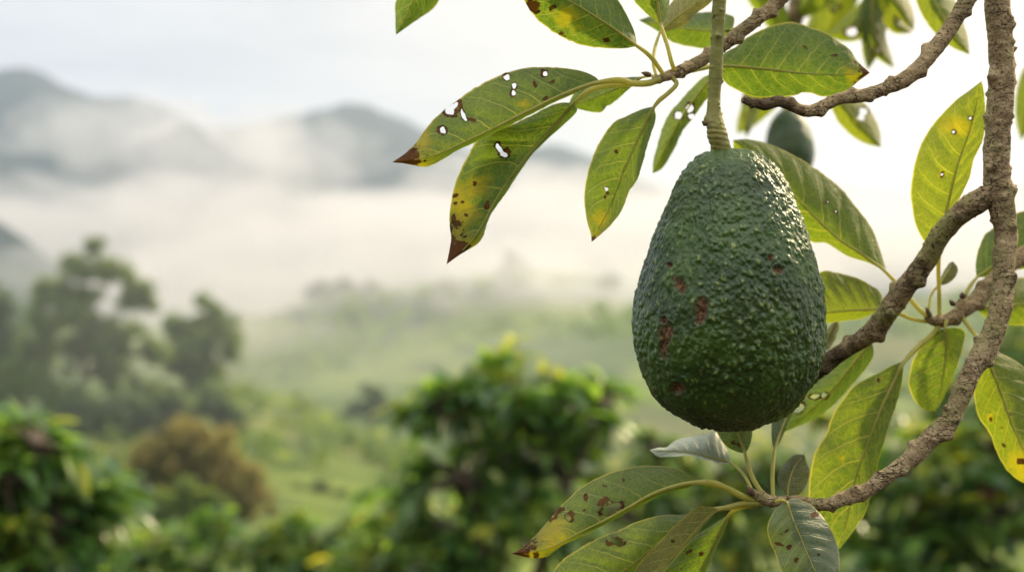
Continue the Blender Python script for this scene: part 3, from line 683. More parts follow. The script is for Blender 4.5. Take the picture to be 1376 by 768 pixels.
def leaf(parent, mid, A, B, Y0, Y1, dzA=0.006, dzB=0.006, mat=None, pet=None, label=None, holes=(), spots=(), yellow=(), tip=0.0, yelbase=0.0,
         sag=0.0, rib=2.6, res=1.0, ripple=0.0010, seed=1, tipbend=0.0):
    """mid, A, B: midrib and the two margins, base to tip, as seen; Y0..Y1 true distance of base and tip; dz: how far each margin lies behind the midrib"""
    res = res*(2.0 if holes else 1.0); nu = int(110*res); nv = int(20*res)
    mid = np.array(mid, float); A = np.vstack([mid[:1], A, mid[-1:]]); B = np.vstack([mid[:1], B, mid[-1:]])
    M = resample(mid, nu); a = resample(A, nu); b = resample(B, nu); u = np.linspace(0, 1, nu)
    Ym = Y0+(Y1-Y0)*u+sag*np.sin(math.pi*u)+tipbend*u**3
    cols = []; vv = np.concatenate([np.linspace(-1, 0, nv, endpoint=False), np.linspace(0, 1, nv+1)])
    env = np.sin(math.pi*np.clip(u, 0.0, 1))**0.7
    pts = np.zeros((nu, len(vv), 3))
    half = np.maximum(np.linalg.norm(a-M, axis=1).max(), np.linalg.norm(b-M, axis=1).max())*FOV*Y0/1376
    for i, v in enumerate(vv):
        e, dz, sd = (a, dzA, 0.0) if v < 0 else (b, dzB, 0.43)
        av = abs(v)
        # margins are finely uneven
        xy = M+av*(e-M)
        ph = (u-0.2*av**1.25)*8+sd
        puff = (np.abs(np.sin(math.pi*(ph)))**0.8)*np.sin(math.pi*min(av*1.02, 1))**0.8
        Y = Ym+dz*(av**1.5)*env-puff*half*0.045*env+ripple*np.sin(u*19+seed*2.1+(3 if v > 0 else 0))*av**2.5*env
        pts[:, i, 0] = xy[:, 0]; pts[:, i, 1] = xy[:, 1]; pts[:, i, 2] = Y
    flat = pts.reshape(-1, 3); m = len(vv)
    pxy = flat[:, :2]
    wob = np.stack([fbm(np.c_[pxy/7.0, np.full(len(pxy), seed*3.1)], seed, 3), fbm(np.c_[pxy/7.0, np.full(len(pxy), seed*5.7)], seed+5, 3)], 1)
    avf = np.abs(np.tile(vv, nu)); uf = np.repeat(u, m)
    flat[:, :2] += wob*(avf**6*np.sin(math.pi*uf))[:, None]*1.3        # slightly ragged margin
    V = PA(flat)
    dmg = np.zeros(len(V)); yel = np.zeros(len(V)); kill = np.zeros(len(V), bool)
    def ell(x, y, rx, ry, an, warp):
        c_, s_ = math.cos(R(an)), math.sin(R(an)); q = pxy+wob*warp-np.array([x, y])
        return np.sqrt(((q[:, 0]*c_+q[:, 1]*s_)/rx)**2+((-q[:, 0]*s_+q[:, 1]*c_)/ry)**2)
    for (x, y, rx, ry, an) in spots:
        dmg = np.maximum(dmg, np.clip(1.0-0.5*ell(x, y, rx*.85, ry*.85, an, 3.2), 0, 1))
    wobh = wob*1.2+np.stack([fbm(np.c_[pxy/2.6, np.full(len(pxy), seed*4.1)], seed+2, 2), fbm(np.c_[pxy/2.6, np.full(len(pxy), seed*6.7)], seed+7, 2)], 1)*1.5
    emin = np.full(len(V), 9.0); rim = pxy.copy()
    for (x, y, rx, ry, an) in holes:
        q0 = pxy+wobh-np.array([x, y]); ca_, sa_ = math.cos(R(an)), math.sin(R(an))
        e = np.sqrt(((q0[:, 0]*ca_+q0[:, 1]*sa_)/(rx*.8))**2+((-q0[:, 0]*sa_+q0[:, 1]*ca_)/(ry*.8))**2); kill |= e < 1
        i_ = e < emin; emin[i_] = e[i_]; q_ = q0/np.maximum(e, 0.05)[:, None]
        rim[i_] = (np.array([x, y])+q_-wobh)[i_]
        dmg = np.maximum(dmg, np.clip(1.0-0.5*ell(x, y, rx+1.2, ry+1.2, an, 1.2), 0, 1))
    for (x, y, rx, ry, an) in yellow:
        yel = np.maximum(yel, np.clip(1.0-0.5*ell(x, y, rx, ry, an, 6.0), 0, 1))
    if tip: dmg = np.maximum(dmg, np.clip(0.5+(uf-(1-tip))/0.16+0.55*wob[:, 0]+0.35*(avf-0.5)*wob[:, 1], 0, 1)*(uf > 1-tip-0.14))
    if tip: yel = np.maximum(yel, np.clip((uf-(1-tip-0.2))/0.25, 0, 0.85))
    i, j = np.meshgrid(np.arange(nu-1), np.arange(m-1), indexing='ij')
    f0 = (i*m+j).ravel(); F = np.stack([f0, f0+1, f0+m+1, f0+m], 1)
    if kill.any():
        F = F[~kill[F].all(1)]
        flat[kill, :2] = rim[kill]; V = PA(flat)
    lf = np.stack([uf, np.tile(vv, nu), np.zeros(len(V))], 1)
    used = np.unique(F); remap = -np.ones(len(V), int); remap[used] = np.arange(len(used))
    o = mesh_obj('leaf', V[used], remap[F], mat or LEAF, parent, True,
                 {'lf': ('FLOAT_VECTOR', lf[used]), 'dmg': ('FLOAT', dmg[used]), 'yel': ('FLOAT', yel[used])})
    if label: o['label'] = label
    # petiole running on as the raised midrib
    k = FOV*Y0/1376
    rp = []
    if pet is not None:
        for (x, y, Y) in pet: rp.append((x, y, Y, rib*1.2))
    for t in np.linspace(0.02 if pet is not None else 0.0, 0.90, 12):
        q = M[int(t*(nu-1))]; rr = rib*(1-t)**1.2*0.72+0.4
        rp.append((q[0], q[1], Ym[int(t*(nu-1))]-rr*k*0.25, rr))
    tv, tf, _ = tube(rp, 2.0, 10, 0.04, seed)
    mesh_obj('midrib', tv, tf, PET, o)
    return o
def bud(parent, x, y, Y, ang, length, r, mat=None, name='bud'):
    dx, dy = math.cos(R(ang)), -math.sin(R(ang))
    pth = [(x+dx*length*t, y+dy*length*t, Y, r*w) for t, w in ((0, .75), (.25, 1.0), (.5, .9), (.75, .55), (1, .12))]
    v, f, d_ = tube(pth, 0.8, 14, 0.12, 5); return mesh_obj(name, v, f, mat or BUD, parent, True, {'dark': ('FLOAT', d_)})

# --- the thick limb on the right, forking behind the fruit and sweeping down to the low leaf cluster
main = empty('avocado_limb', P(1339, -40, 0.74))
tag(main, 'thick grey brown avocado branch forking on the right and sweeping down to the low leaves', 'branch')
limb('limb', BARK, main,
  tube([(1338,-60,.735,18),(1340,0,.735,18),(1344,50,.735,18),(1346,100,.735,18.6),(1343,150,.735,18),(1340,195,.735,18.3),(1339,230,.735,18),(1343,262,.735,20),(1348,287,.735,18.5),(1352,317,.735,17),
        (1349,350,.733,16),(1347,402,.73,15),(1338,437,.728,16.5),(1327,465,.726,16.5),(1312,487,.724,15),(1296,520,.722,14),(1277,562,.72,14),(1249,590,.718,13),(1229,612,.716,12.5),
        (1204,630,.714,10.5),(1182,647,.712,11),(1157,662,.71,11),(1132,670,.708,11),(1114,677,.706,10),(1094,676,.704,8),(1069,671,.70,7),(1040,673,.70,8),(1022,668,.70,8),(1006,658,.70,5)],
       1.2, 34, 0.085, 3, knots=[(.10,0.3,7),(.175,2.6,8),(.23,3.1,6),(.30,2.0,8),(.335,0.2,7),(.36,4.4,7),(.385,1.2,8),(.47,4.0,7),(.455,0.8,7),(.555,3.0,8),(.575,0.3,7),(.62,4.6,7),(.66,2.6,7),(.69,0.2,8),(.735,3.2,8),(.77,0.3,7),(.80,3.6,6),(.845,2.2,7)],
       rings=0, dark=[(.345,.37),(.42,.44)]))
limb('forked_branch', BARK_DARK, main,
  tube([(1345,240,.735,13),(1336,258,.735,18),(1320,268,.735,17),(1300,279,.737,15.5),(1282,295,.74,14.5),(1262,318,.744,14.5),(1249,342,.748,14),(1232,366,.752,14),(1212,392,.757,14),(1182,434,.765,15),
        (1165,450,.768,13),(1149,462,.772,12),(1119,481,.778,13),(1089,503,.784,13),(1074,521,.79,12),(1055,540,.795,11),(1030,548,.80,9)],
       1.2, 34, 0.10, 13, knots=[(.17,1.5,8),(.26,4.5,7),(.34,2.0,7),(.40,0.4,8),(.46,3.4,7),(.52,1.3,9),(.60,0.3,8),(.68,3.4,7),(.78,1.0,7)], rings=0, dark=[(.66,1.1)]))
bud(main, 1356, 68, .735, 20, 12, 6); bud(main, 1352, 252, .735, 10, 15, 5); bud(main, 1012, 664, .698, 128, 15, 6); bud(main, 1062, 674, .697, 120, 9, 4)
NODE = (1030, 674, .70)
leaf(main, [(937,647),(905,653),(875,664),(850,678),(825,692),(795,707),(765,722),(735,737),(687,743)],
     [(935,642),(912,630),(892,626),(865,625),(835,630),(810,638),(782,653),(760,673),(740,696),(722,716),(702,735)],
     [(925,654),(892,663),(855,682),(825,698),(785,718),(755,733),(735,747),(714,749)],
     .69, .70, .018, .010, pet=[(1012,672,.70),(997,666,.698),(975,655,.695),(955,648,.692)], rib=3.6, seed=2, tip=0.12, yelbase=1,
     holes=[(822,682,17,7,-22),(817,686,9,6,-10),(764,694,6,4,60)], spots=[(810,675,7,6,0),(815,670,5,4,0),(752,686,10,5,-50),(768,694,8,9,0),(786,685,2.5,2.5,0),(787,667,4,5,0),(812,651,2,2,0),(815,653,2,2,0),(837,645,2,5,0),(745,695,10,4,-50)],
     yellow=[(735,722,28,22,-35),(750,712,18,20,0)], label='brown tipped yellowing leaf with torn hole, lowest left of the cluster')
leaf(main, [(935,690),(905,712),(870,742),(830,772),(780,795),(715,815)],
     [(915,691),(887,692),(855,701),(830,712),(802,723),(780,736),(757,751),(742,768),(722,792)],
     [(925,705),(905,735),(880,765),(845,800),(780,815)],
     .715, .735, .016, .008, pet=[(1018,678,.70),(985,681,.705),(960,684,.71)], seed=3, rib=2.6,
     holes=[(830,727,10,4.5,8)], spots=[(840,700,2.5,3,0),(820,729,8,6,20)], label='plain green leaf cut by the bottom edge')
leaf(main, [(966,683),(945,700),(922,726),(898,752),(872,785),(845,812)],
     [(950,680),(937,681),(921,693),(900,712),(886,728),(867,747),(851,768),(838,795)],
     [(955,695),(943,708),(924,730),(905,750),(889,770),(862,805)],
     .70, .695, -.012, .012, mat=LEAF_GREY, pet=[(1022,676,.70),(1000,676,.699),(982,680,.699)], rib=3.0, seed=4, spots=[(905,725,3,3,0)], ripple=.002, label='greyish folded leaf')
leaf(main, [(980,690),(967,714),(954,742),(940,768),(924,805)],
     [(965,700),(945,712),(929,725),(908,748),(891,768),(882,795)],
     [(977,703),(969,720),(957,748),(948,770),(934,800)],
     .712, .72, .010, .006, pet=[(1024,676,.702),(1003,680,.706),(988,684,.71)], rib=2.4, seed=5, spots=[(925,742,6,3,-30),(943,744,4,4,0),(916,763,3,3,0)], label='green leaf behind the greyish folded leaf')
leaf(main, [(1057,672),(1063,690),(1069,706),(1077,724),(1084,742),(1096,768),(1112,802)],
     [(1047,679),(1038,690),(1031,709),(1035,728),(1043,747),(1051,768),(1072,792)],
     [(1066,669),(1076,671),(1092,679),(1111,701),(1123,725),(1128,747),(1127,770),(1120,792)],
     .675, .665, .004, .010, mat=LEAF_UP, pet=[(1042,673,.69),(1050,671,.68)], rib=1.5, seed=6, spots=[(1095,691,6,5,20),(1046,731,7,4,20),(1060,735,4,4,0),(1058,712,5,2,-30),(1070,752,4,3,0),(1100,745,3,2,0),(1050,716,3,2,0)],
     ripple=.0015, label='grey green leaf with its glossy upper side towards the viewer')
leaf(main, [(984,622),(955,614),(925,608),(895,605),(873,604)],
     [(975,600),(962,580),(948,582),(930,585),(910,590),(896,600),(884,601)],
     [(970,622),(950,619),(929,612),(905,613),(885,613)],
     .735, .745, .012, -.004, mat=LEAF_SILVER, pet=[(1012,662,.702),(1003,643,.712),(993,630,.724)], rib=1.8, seed=7, label='silvery leaf curled upwards under the fruit')
leaf(main, [(1001,608),(995,592),(987,570),(975,540)],
     [(992,607),(976,599),(963,580),(958,560)], [(1006,602),(1010,588),(1011,570),(1002,550)],
     .725, .745, .006, .006, pet=[(1026,665,.702),(1015,648,.71),(1007,630,.718)], rib=2.6, seed=8, spots=[(986,594,5,3,20),(992,597,4,2,40)], label='small yellow green leaf half hidden under the fruit')
leaf(main, [(1041,605),(1046,587),(1056,562),(1068,530)],
     [(1037,592),(1037,570),(1047,545)], [(1049,592),(1062,565),(1072,540)], .725, .755, .008, .012, pet=[(1039,668,.702),(1038,645,.71),(1039,622,.718)], rib=2.4, seed=9)
leaf(main, [(1058,667),(1060,648),(1067,628),(1081,610)],
     [(1050,655),(1045,640),(1056,620),(1068,610)], [(1075,663),(1085,648),(1088,632),(1083,618)], .725, .735, .006, .008, mat=LEAF_GREY, pet=[(1048,672,.705),(1054,670,.715)], rib=1.5, seed=10)
# leaf on the fork
leaf(main, [(1104,473),(1110,456),(1117,443),(1125,427)], [(1103,462),(1106,452),(1113,440)], [(1116,467),(1124,452),(1127,440)], .80, .805, .004, .006, mat=LEAF_GREY, pet=[(1098,490,.79),(1101,482,.796)], rib=1.4, seed=11, res=.6)
leaf(main, [(1172,457),(1145,492),(1117,525),(1087,553),(1048,582)], [(1150,468),(1112,498),(1085,522),(1062,555)], [(1172,482),(1145,517),(1117,547),(1088,566)],
     .79, .80, .010, .014, pet=[(1180,440,.78),(1177,448,.785)], rib=2.4, seed=12, holes=[(1095,532,7,3.5,-10),(1108,531,5,4,0),(1073,548,10,7,-30)], label='leaf with three holes below the forked branch')

# --- upper branch with the damaged leaves
up = empty('leafy_branch', P(1050, 0, .72))
tag(up, 'upper avocado branch crossing behind the fruit stalk with brown tipped holed leaves', 'branch')
limb('twig', BARK_TWIG, up,
  tube([(1085,-45,.735,12),(1047,0,.733,11),(1030,16,.732,10),(1015,28,.73,10),(990,47,.728,10),(965,66,.725,8.5),(940,83,.722,8.5),(915,95,.718,7.8),(900,101,.715,7),(886,106,.712,5.5),(878,109,.71,4.5)],
       1.1, 28, 0.08, 21, knots=[(.36,3.2,6),(.30,0.2,7),(.52,0.3,6),(.68,3.0,5),(.86,0.2,4)], rings=0))
bud(up, 874, 101, .708, 165, 13, 4)
leaf(up, [(806,110),(780,118),(755,128),(737,136),(700,154),(660,174),(630,188),(600,202),(568,213),(527,218)],
     [(799,103),(780,95),(750,91),(715,90),(690,95),(668,103),(640,117),(617,133),(597,148),(583,160),(570,176),(558,193),(543,207)],
     [(778,123),(745,138),(700,161),(660,181),(635,193),(617,201),(597,213),(580,222),(567,224),(545,220)],
     .70, .69, .014, .020, pet=[(886,107,.711),(870,112,.708),(850,112,.705),(830,108,.702)], rib=3.8, seed=13, tip=0.13,
     holes=[(595,175,4.5,6,-30),(732,99,4.5,4.2,20),(691,116,3.5,5,0),(690,125,3.2,4.5,0),(681,104,5,5,45),(604,148,8,7,30),(623,155,3,11,-25),(633,161,6,1.8,15),(610,143,9,4,-40),(719,115,1.6,1.6,0)],
     spots=[(590,176,5,5,0),(718,112,3,4,0),(742,110,4,5,30),(689,128,4,4,0),(611,150,7,9,0),(617,140,5,9,0),(600,152,8,6,0),(734,133,4,3,0)],
     yellow=[(705,140,8,6,0)], label='large leaf with holes, ragged margin and dark brown tip')
leaf(up, [(772,138),(757,156),(740,174),(722,194),(704,214),(686,238),(670,262),(656,286),(642,312),(622,336),(600,355)],
     [(745,140),(700,162),(660,178),(640,189),(625,217),(612,245),(605,280),(604,302),(606,322)],
     [(775,150),(757,168),(737,186),(715,208),(694,238),(674,268),(660,288),(652,308),(650,316),(641,328),(618,342)],
     .712, .70, .010, .014, pet=[(886,109,.713),(850,113,.713),(815,115,.713),(790,123,.713)], rib=3.0, seed=14, tip=0.145,
     holes=[(671,200,4,10,-30),(677,208,6,4,20)], spots=[(682,204,5,7,-20),(638,246,4,4,0),(612,262,5,4,0),(622,272,4,4,0),(612,272,3,3,0),(609,294,4,6,0),(655,276,4,8,20),(626,288,3,3,0),(628,290,2.5,2.5,0),(616,300,7,5,0)],
     yellow=[(622,285,26,26,0),(640,255,20,18,0),(616,262,14,20,0)], label='hanging leaf turning yellow with broad brown tip')
leaf(up, [(879,143),(866,168),(857,188),(847,210),(837,232),(829,255),(818,282),(806,304),(795,325)],
     [(862,147),(840,157),(822,167),(800,202),(788,240),(785,270),(789,298),(794,314)],
     [(881,160),(874,182),(866,210),(857,240),(846,257),(836,282),(821,302),(807,315)],
     .712, .715, .012, -.010, pet=[(903,104,.714),(909,113,.713),(897,126,.712),(886,135,.712)], rib=2.6, seed=15, tip=0.05,
     holes=[(815,254,3,3,0)], spots=[(814,265,3,4,0),(829,203,3,3,0),(817,259,5,3,0)], yellow=[(805,295,16,14,0)], label='hanging leaf with one folded margin and a tiny hole')
leaf(up, [(856,62),(832,44),(807,27),(785,13),(762,0),(728,-18),(692,-32)],
     [(840,65),(820,65),(782,61),(750,47),(735,37),(720,24),(705,2),(697,-15)],
     [(853,45),(847,30),(830,0),(805,-22),(765,-40),(720,-42)],
     .705, .69, .010, .014, pet=[(893,103,.713),(884,89,.71),(872,74,.707)], rib=2.6, seed=16, tip=.10,
     spots=[(815,54,6,5,0),(754,46,6,5,30),(742,10,4,6,30),(805,39,2.5,2,0),(715,8,14,10,30)], yellow=[(775,35,8,6,0),(760,22,20,14,0)], label='large leaf with brown spots and dark tip cut by the top edge')
leaf(up, [(888,34),(885,12),(880,-12),(870,-42),(854,-78)], [(876,25),(862,12),(850,-3),(842,-32)], [(896,22),(900,0),(896,-32),(876,-62)],
     .72, .71, .008, .010, pet=[(907,97,.715),(902,82,.712),(897,62,.714),(891,44,.718)], rib=2.4, seed=17, label='dark leaf cut by the top edge')
leaf(up, [(886,44),(905,27),(930,8),(958,-18)], [(892,22),(905,0),(925,-18)], [(905,40),(926,30),(934,20),(958,0)], .74, .745, .006, .004, mat=LEAF_GREY,
     pet=[(882,102,.715),(878,85,.722),(880,65,.73)], rib=2.0, seed=18, label='pale leaf cut by the top edge')
leaf(up, [(866,103),(842,113),(808,128),(762,145)], [(845,104),(810,108),(775,122)], [(848,117),(826,137),(815,143),(806,151),(786,149),(772,145)], .735, .745, .008, .006,
     pet=[(884,106,.714),(876,102,.724)], rib=1.8, seed=19, label='small leaf behind the large holed leaf')
leaf(up, [(962,89),(985,89),(1010,91),(1040,94),(1075,98),(1110,100),(1140,100),(1169,98)],
     [(972,73),(990,62),(1005,50),(1030,37),(1060,30),(1085,35),(1112,45),(1127,56),(1142,66),(1152,82)],
     [(974,110),(990,121),(1015,131),(1040,130),(1065,129),(1085,124),(1105,130),(1125,127),(1142,119),(1154,109)],
     .74, .745, .010, .012, pet=[(912,99,.72),(930,95,.73),(948,91,.737)], rib=2.6, seed=20, tip=.07, spots=[(1149,82,3,3,0),(1120,75,8,2,-20),(1100,70,6,2,30),(1082,63,5,2,50)],
     yellow=[(1148,100,14,22,0)], label='broad leaf right of the fruit stalk with small brown tip')
leaf(up, [(985,40),(945,41),(905,36),(858,27)], [(985,60),(955,66),(930,63),(905,57),(880,40)], [(985,22),(955,16),(925,19),(890,18)], .80, .82, .01, .01, rib=2, seed=21, res=.6,
     pet=[(1012,30,.74),(1000,36,.77)])
leaf(up, [(962,98),(940,125),(918,155),(898,190),(877,233)], [(945,104),(927,121),(910,140),(895,160),(884,192),(878,215)], [(966,118),(950,133),(933,156),(917,177),(906,200),(891,225)],
     .80, .82, .012, .010, rib=2, seed=22, res=.7, holes=[(912,155,6,6,0),(927,145,6,7,0),(929,156,5,5,0)], pet=[(940,86,.725),(955,90,.77)], label='out of focus leaf with round holes beside the fruit stalk')

# --- bare twig
tw = empty('bare_twig', P(1310, -10, .72))
tag(tw, 'leafless knobbly twig with a broken dark end crossing in front of the sky', 'twig')
limb('twig', BARK_TWIG, tw,
  tube([(1340,-60,.73,12),(1312,-18,.725,11.5),(1297,5,.722,11.5),(1277,37,.72,11),(1257,65,.717,10.5),(1237,89,.714,11),(1217,106,.712,11.5),(1192,118,.71,9.5),(1157,129,.706,8.5),(1127,133,.703,8.5),(1100,145,.70,8.5),
        (1083,149,.698,9),(1057,140,.696,7),(1045,136,.695,8),(1027,141,.694,8),(1012,137,.693,6),(998,134,.692,5)], 1.1, 28, 0.11, 31,
       knots=[(.20,0.2,6),(.36,3.3,7),(.43,0.3,6),(.52,2.8,6),(.60,0.3,5),(.645,3.0,7),(.76,0.2,7),(.85,3.2,7),(.93,3.4,5),(.97,0.3,5)], rings=0, dark=[(.80,1.1)]))

# --- the fruit
av = empty('avocado', P(968, 206, .71))
tag(av, 'large bumpy dark green avocado with brown scars hanging in front', 'avocado')
def avocado():
    prof = np.array([(200,985,985),(203,962,1006),(207,948,1018),(214,936,1030),(225,925,1041),(240,915,1051),(270,901,1065),(300,888,1077),(330,876,1087),(360,865,1096),(390,857,1103),(420,852,1106),(450,852,1106),
                     (480,857,1102),(510,868,1092),(535,884,1077),(555,907,1055),(568,931,1030),(575,953,1004),(578.5,977,977)], float)
    y0, y1 = prof[0, 0], prof[-1, 0]
    th = np.arccos(np.clip(1-2*(prof[:, 0]-y0)/(y1-y0), -1, 1))
    n, m = 460, 760
    T = np.linspace(0, math.pi, n)
    def sp(yv):
        # smooth interpolation then light smoothing
        v = np.interp(T, th, yv); kk = np.hanning(31); kk /= kk.sum()
        w = np.convolve(np.pad(v, 15, mode='reflect', reflect_type='odd'), kk, 'valid'); return w
    cx = sp((prof[:, 1]+prof[:, 2])/2); rr = np.maximum(sp((prof[:, 2]-prof[:, 1])/2), 0.02)
    rr[0] = rr[-1] = 0.02
    yy = y0+(1-np.cos(T))/2*(y1-y0)
    Yc = .71; k = FOV*Yc/1376
    ph = np.linspace(0, 2*math.pi, m, endpoint=False)
    X = (cx[:, None]-688+rr[:, None]*np.cos(ph))*k
    Yw = Yc+rr[:, None]*np.sin(ph)*k*0.98
    Z = np.repeat((CZ-(yy-384)*k)[:, None], m, 1)
    V = np.stack([X, Yw, Z], -1)
    du = np.gradient(V, axis=0); dv = np.roll(V, -1, 1)-np.roll(V, 1, 1)
    N = np.cross(dv, du); N /= (np.linalg.norm(N, axis=2)[:, :, None]+1e-12)
    c = np.stack([(cx-688)*k, np.full(n, Yc), CZ-(yy-384)*k], 1)
    if (N*(V-c[:, None, :])).sum() < 0: N = -N
    V = V.reshape(-1, 3); N = N.reshape(-1, 3)
    # low lumps
    V0 = V.copy()
    kd = kdtree.KDTree(len(V))
    Vw = V0+np.stack([fbm(V0/(k*5.5)+q, 60+q, 3) for q in range(3)], 1)*k*3.2
    for i, p in enumerate(Vw): kd.insert(p, i)
    kd.balance()
    # warts: dart throwing on the surface
    rng = np.random.default_rng(3)
    area = (rr[:, None]*np.ones(m)).ravel()
    area = area*np.repeat(np.sin(T)*0.9+0.12, m)
    cand = rng.choice(len(V), 26000, p=area/area.sum())
    grid = {}; cell = 10.5*k; pts = []
    for ci in cand:
        p = V0[ci]; dmin = k*rng.uniform(3.8, 10.5)
        g = tuple((p/cell).astype(int)); ok = True
        for a in (-1, 0, 1):
            for b in (-1, 0, 1):
                for e in (-1, 0, 1):
                    for q in grid.get((g[0]+a, g[1]+b, g[2]+e), ()):
                        if (q[0]-p[0])**2+(q[1]-p[1])**2+(q[2]-p[2])**2 < dmin*dmin: ok = False; break
                    if not ok: break
                if not ok: break
            if not ok: break
        if ok: grid.setdefault(g, []).append(p); pts.append(ci)
    h = np.zeros(len(V))
    for ci in pts:
        p = Vw[ci]; amp = rng.uniform(0.3, 1.0)**1.2; r = k*(2.2+3.0*amp)*rng.uniform(.85, 1.15)
        el = 1.0+rng.uniform(0, 0.9)
        for co, idx, dist in kd.find_range(p, r*2.3):
            dz = (co[2]-p[2])/el; dd = math.sqrt((co[0]-p[0])**2+(co[1]-p[1])**2+dz*dz)
            val = amp*math.exp(-(dd/r)**2*1.3)
            if val > h[idx]: h[idx] = val
    low = fbm(V0/(k*26), 5, 3); med = fbm(V0/(k*7), 8, 3); rid = (1-np.abs(fbm(V0/(k*9), 18, 2))*2.2)+0.6*(1-np.abs(fbm(V0/(k*4.5), 28, 2))*2.2)
    scar = np.zeros(len(V))
    for (sx, sy, rx, ry, an) in [(943,418,8,15,12),(914,383,7,10,-20),(895,447,9,12,20),(893,466,5,13,0),(911,521,8,7,0),(899,356,5,3,0),(1045,363,6,5,0),(1034,347,3,4,0),(892,430,4,5,0)]:
        px = 688+V0[:, 0]/(FOV*V0[:, 1])*1376*1.0; py = 384+(CZ-V0[:, 2])/(FOV*V0[:, 1])*1376
        ca, sa = math.cos(R(an)), math.sin(R(an)); qx, qy = px-sx+med*3, py-sy+low*3
        e = np.sqrt(((qx*ca+qy*sa)/rx)**2+((-qx*sa+qy*ca)/ry)**2)
        scar = np.maximum(scar, np.where(V0[:, 1] < Yc, np.clip(1-0.55*e, 0, 1), 0))
    fade = np.clip(np.repeat(np.sin(T), m)/0.25, 0.25, 1)
    hh = h*(1-0.85*np.clip(scar*1.6, 0, 1))
    hh = hh*(0.55+0.6*smooth01(0.5+1.1*fbm(V0/(k*38), 91, 3)))
    V = V0+N*((hh*3.3*fade+low*2.6+med*0.8+rid*0.75*fade-np.clip(scar-0.25, 0, 1)*6.0+0.5*np.exp(-((scar-0.22)/0.08)**2))*k)[:, None]
    i, j = np.meshgrid(np.arange(n-1), np.arange(m), indexing='ij'); j2 = (j+1) % m
    F = np.stack([(i*m+j), (i*m+j2), ((i+1)*m+j2), ((i+1)*m+j)], -1).reshape(-1, 4)
    return mesh_obj('fruit', V, F, SKIN, av, True, {'wart': ('FLOAT', h), 'scar': ('FLOAT', scar)})
avocado()
v, f, d_ = tube([(970,-60,.705,10),(967,-5,.705,10.2),(964,50,.705,9.2),(963,78,.705,9.5),(962,100,.705,9.6),(960,125,.705,9.4),(959,142,.705,10),(960,160,.705,12),(963,178,.705,13.5),(967,192,.706,14.5),(969,203,.708,16),(970,212,.71,17)],
                0.8, 36, 0.075, 41, knots=[(.32,4.9,3),(.52,4.7,3.5),(.57,4.6,3),(.68,4.9,3),(.80,3.2,5),(.40,1.6,4),(.62,0.2,3)])
# growth rings on the swollen end
V_ = np.array(v); py = 384+(CZ-V_[:, 2])/(FOV*.705)*1376; cxs = np.interp(py, [-60,0,100,142,178,203,212], [970,967,962,959,963,969,970])
ring = np.zeros(len(V_))
for ry, am in ((168,.55),(175,.9),(182,1.0),(189,.9),(197,1.0)):
    wob_ = fbm(V_/.004, 3, 2)*2.0
    ring -= am*np.exp(-(((py+wob_-ry-0.16*(688+V_[:,0]/(FOV*.705)*1376-cxs))/1.3)**2))
ctr = np.stack([(cxs-688)*FOV*.705/1376, np.full(len(V_), .706), V_[:, 2]], 1); dv_ = V_-ctr
V_ = V_+dv_*(0.075*ring)[:, None]
st = mesh_obj('stalk', V_, f, STALK, av, True, {'dark': ('FLOAT', d_)})
bud(st, 950, 167, .702, 150, 8, 4.5)

# --- rear twig with its fan of leaves, right of the fruit
rear = empty('rear_twig', P(1340, 372, .80))
tag(rear, 'slightly blurred twig with a fan of backlit leaves behind the forked branch', 'branch')
limb('twig', BARK_TWIG, rear,
  tube([(1400,330,.82,14),(1360,352,.81,13),(1335,378,.80,12.5),(1318,397,.795,12),(1300,412,.79,11),(1285,423,.788,10),(1270,430,.786,9.5),(1256,431,.785,7.5),(1244,427,.785,5)], 1.2, 26, 0.10, 51,
       knots=[(.52,3.1,7),(.60,0.2,6),(.70,3.2,6),(.80,0.4,6),(.45,0.4,7)], rings=0))
bud(rear, 1250, 425, .782, 115, 14, 4); bud(rear, 1282, 410, .785, 130, 10, 4); bud(rear, 1294, 400, .785, 100, 8, 5)
RN = (1262, 430, .785)
leaf(rear, [(1192,366),(1158,341),(1127,321),(1097,293),(1060,256),(1022,217),(985,188)],
     [(1184,340),(1172,307),(1152,280),(1127,250),(1094,225),(1064,207),(1032,193),(1005,187)],
     [(1167,353),(1137,343),(1112,327),(1089,324),(1060,305),(1020,262),(990,215)],
     .785, .80, .012, .012, mat=LEAF_SUN, pet=[(1250,428,.785),(1232,412,.785),(1212,388,.785)], rib=2.6, seed=23, holes=[(1112,271,1.6,1.6,0),(1123,284,1.8,1.8,0)], label='large backlit leaf behind the shoulder of the fruit')
leaf(rear, [(1186,414),(1165,416),(1140,417),(1107,420),(1062,424)],
     [(1184,394),(1172,384),(1149,372),(1124,366),(1103,365),(1080,385)], [(1175,420),(1157,428),(1132,431),(1107,434),(1080,432)],
     .785, .79, .010, .010, mat=LEAF_SUN, pet=[(1246,432,.785),(1225,428,.785),(1204,419,.785)], rib=2.2, seed=24, label='dark leaf between the fruit and the forked branch')
leaf(rear, [(1263,322),(1268,300),(1274,275),(1282,240),(1290,212),(1300,185),(1310,150),(1319,109)],
     [(1248,327),(1238,318),(1229,297),(1224,262),(1227,230),(1235,200),(1244,181),(1258,162),(1282,137),(1303,121)],
     [(1268,312),(1278,286),(1293,260),(1304,236),(1309,214),(1321,188),(1324,150),(1322,122)],
     .765, .76, .010, -.006, mat=LEAF_SUN, pet=[(1262,424,.785),(1262,395,.782),(1261,362,.776),(1262,340,.77)], rib=2.4, seed=25, holes=[(1304,159,2.4,2.2,0),(1282,178,2.8,2.3,0),(1266,235,1.8,3,20)],
     yellow=[(1285,172,20,14,0),(1266,235,5,5,0)], label='upright backlit leaf with pinholes left of the thick limb')
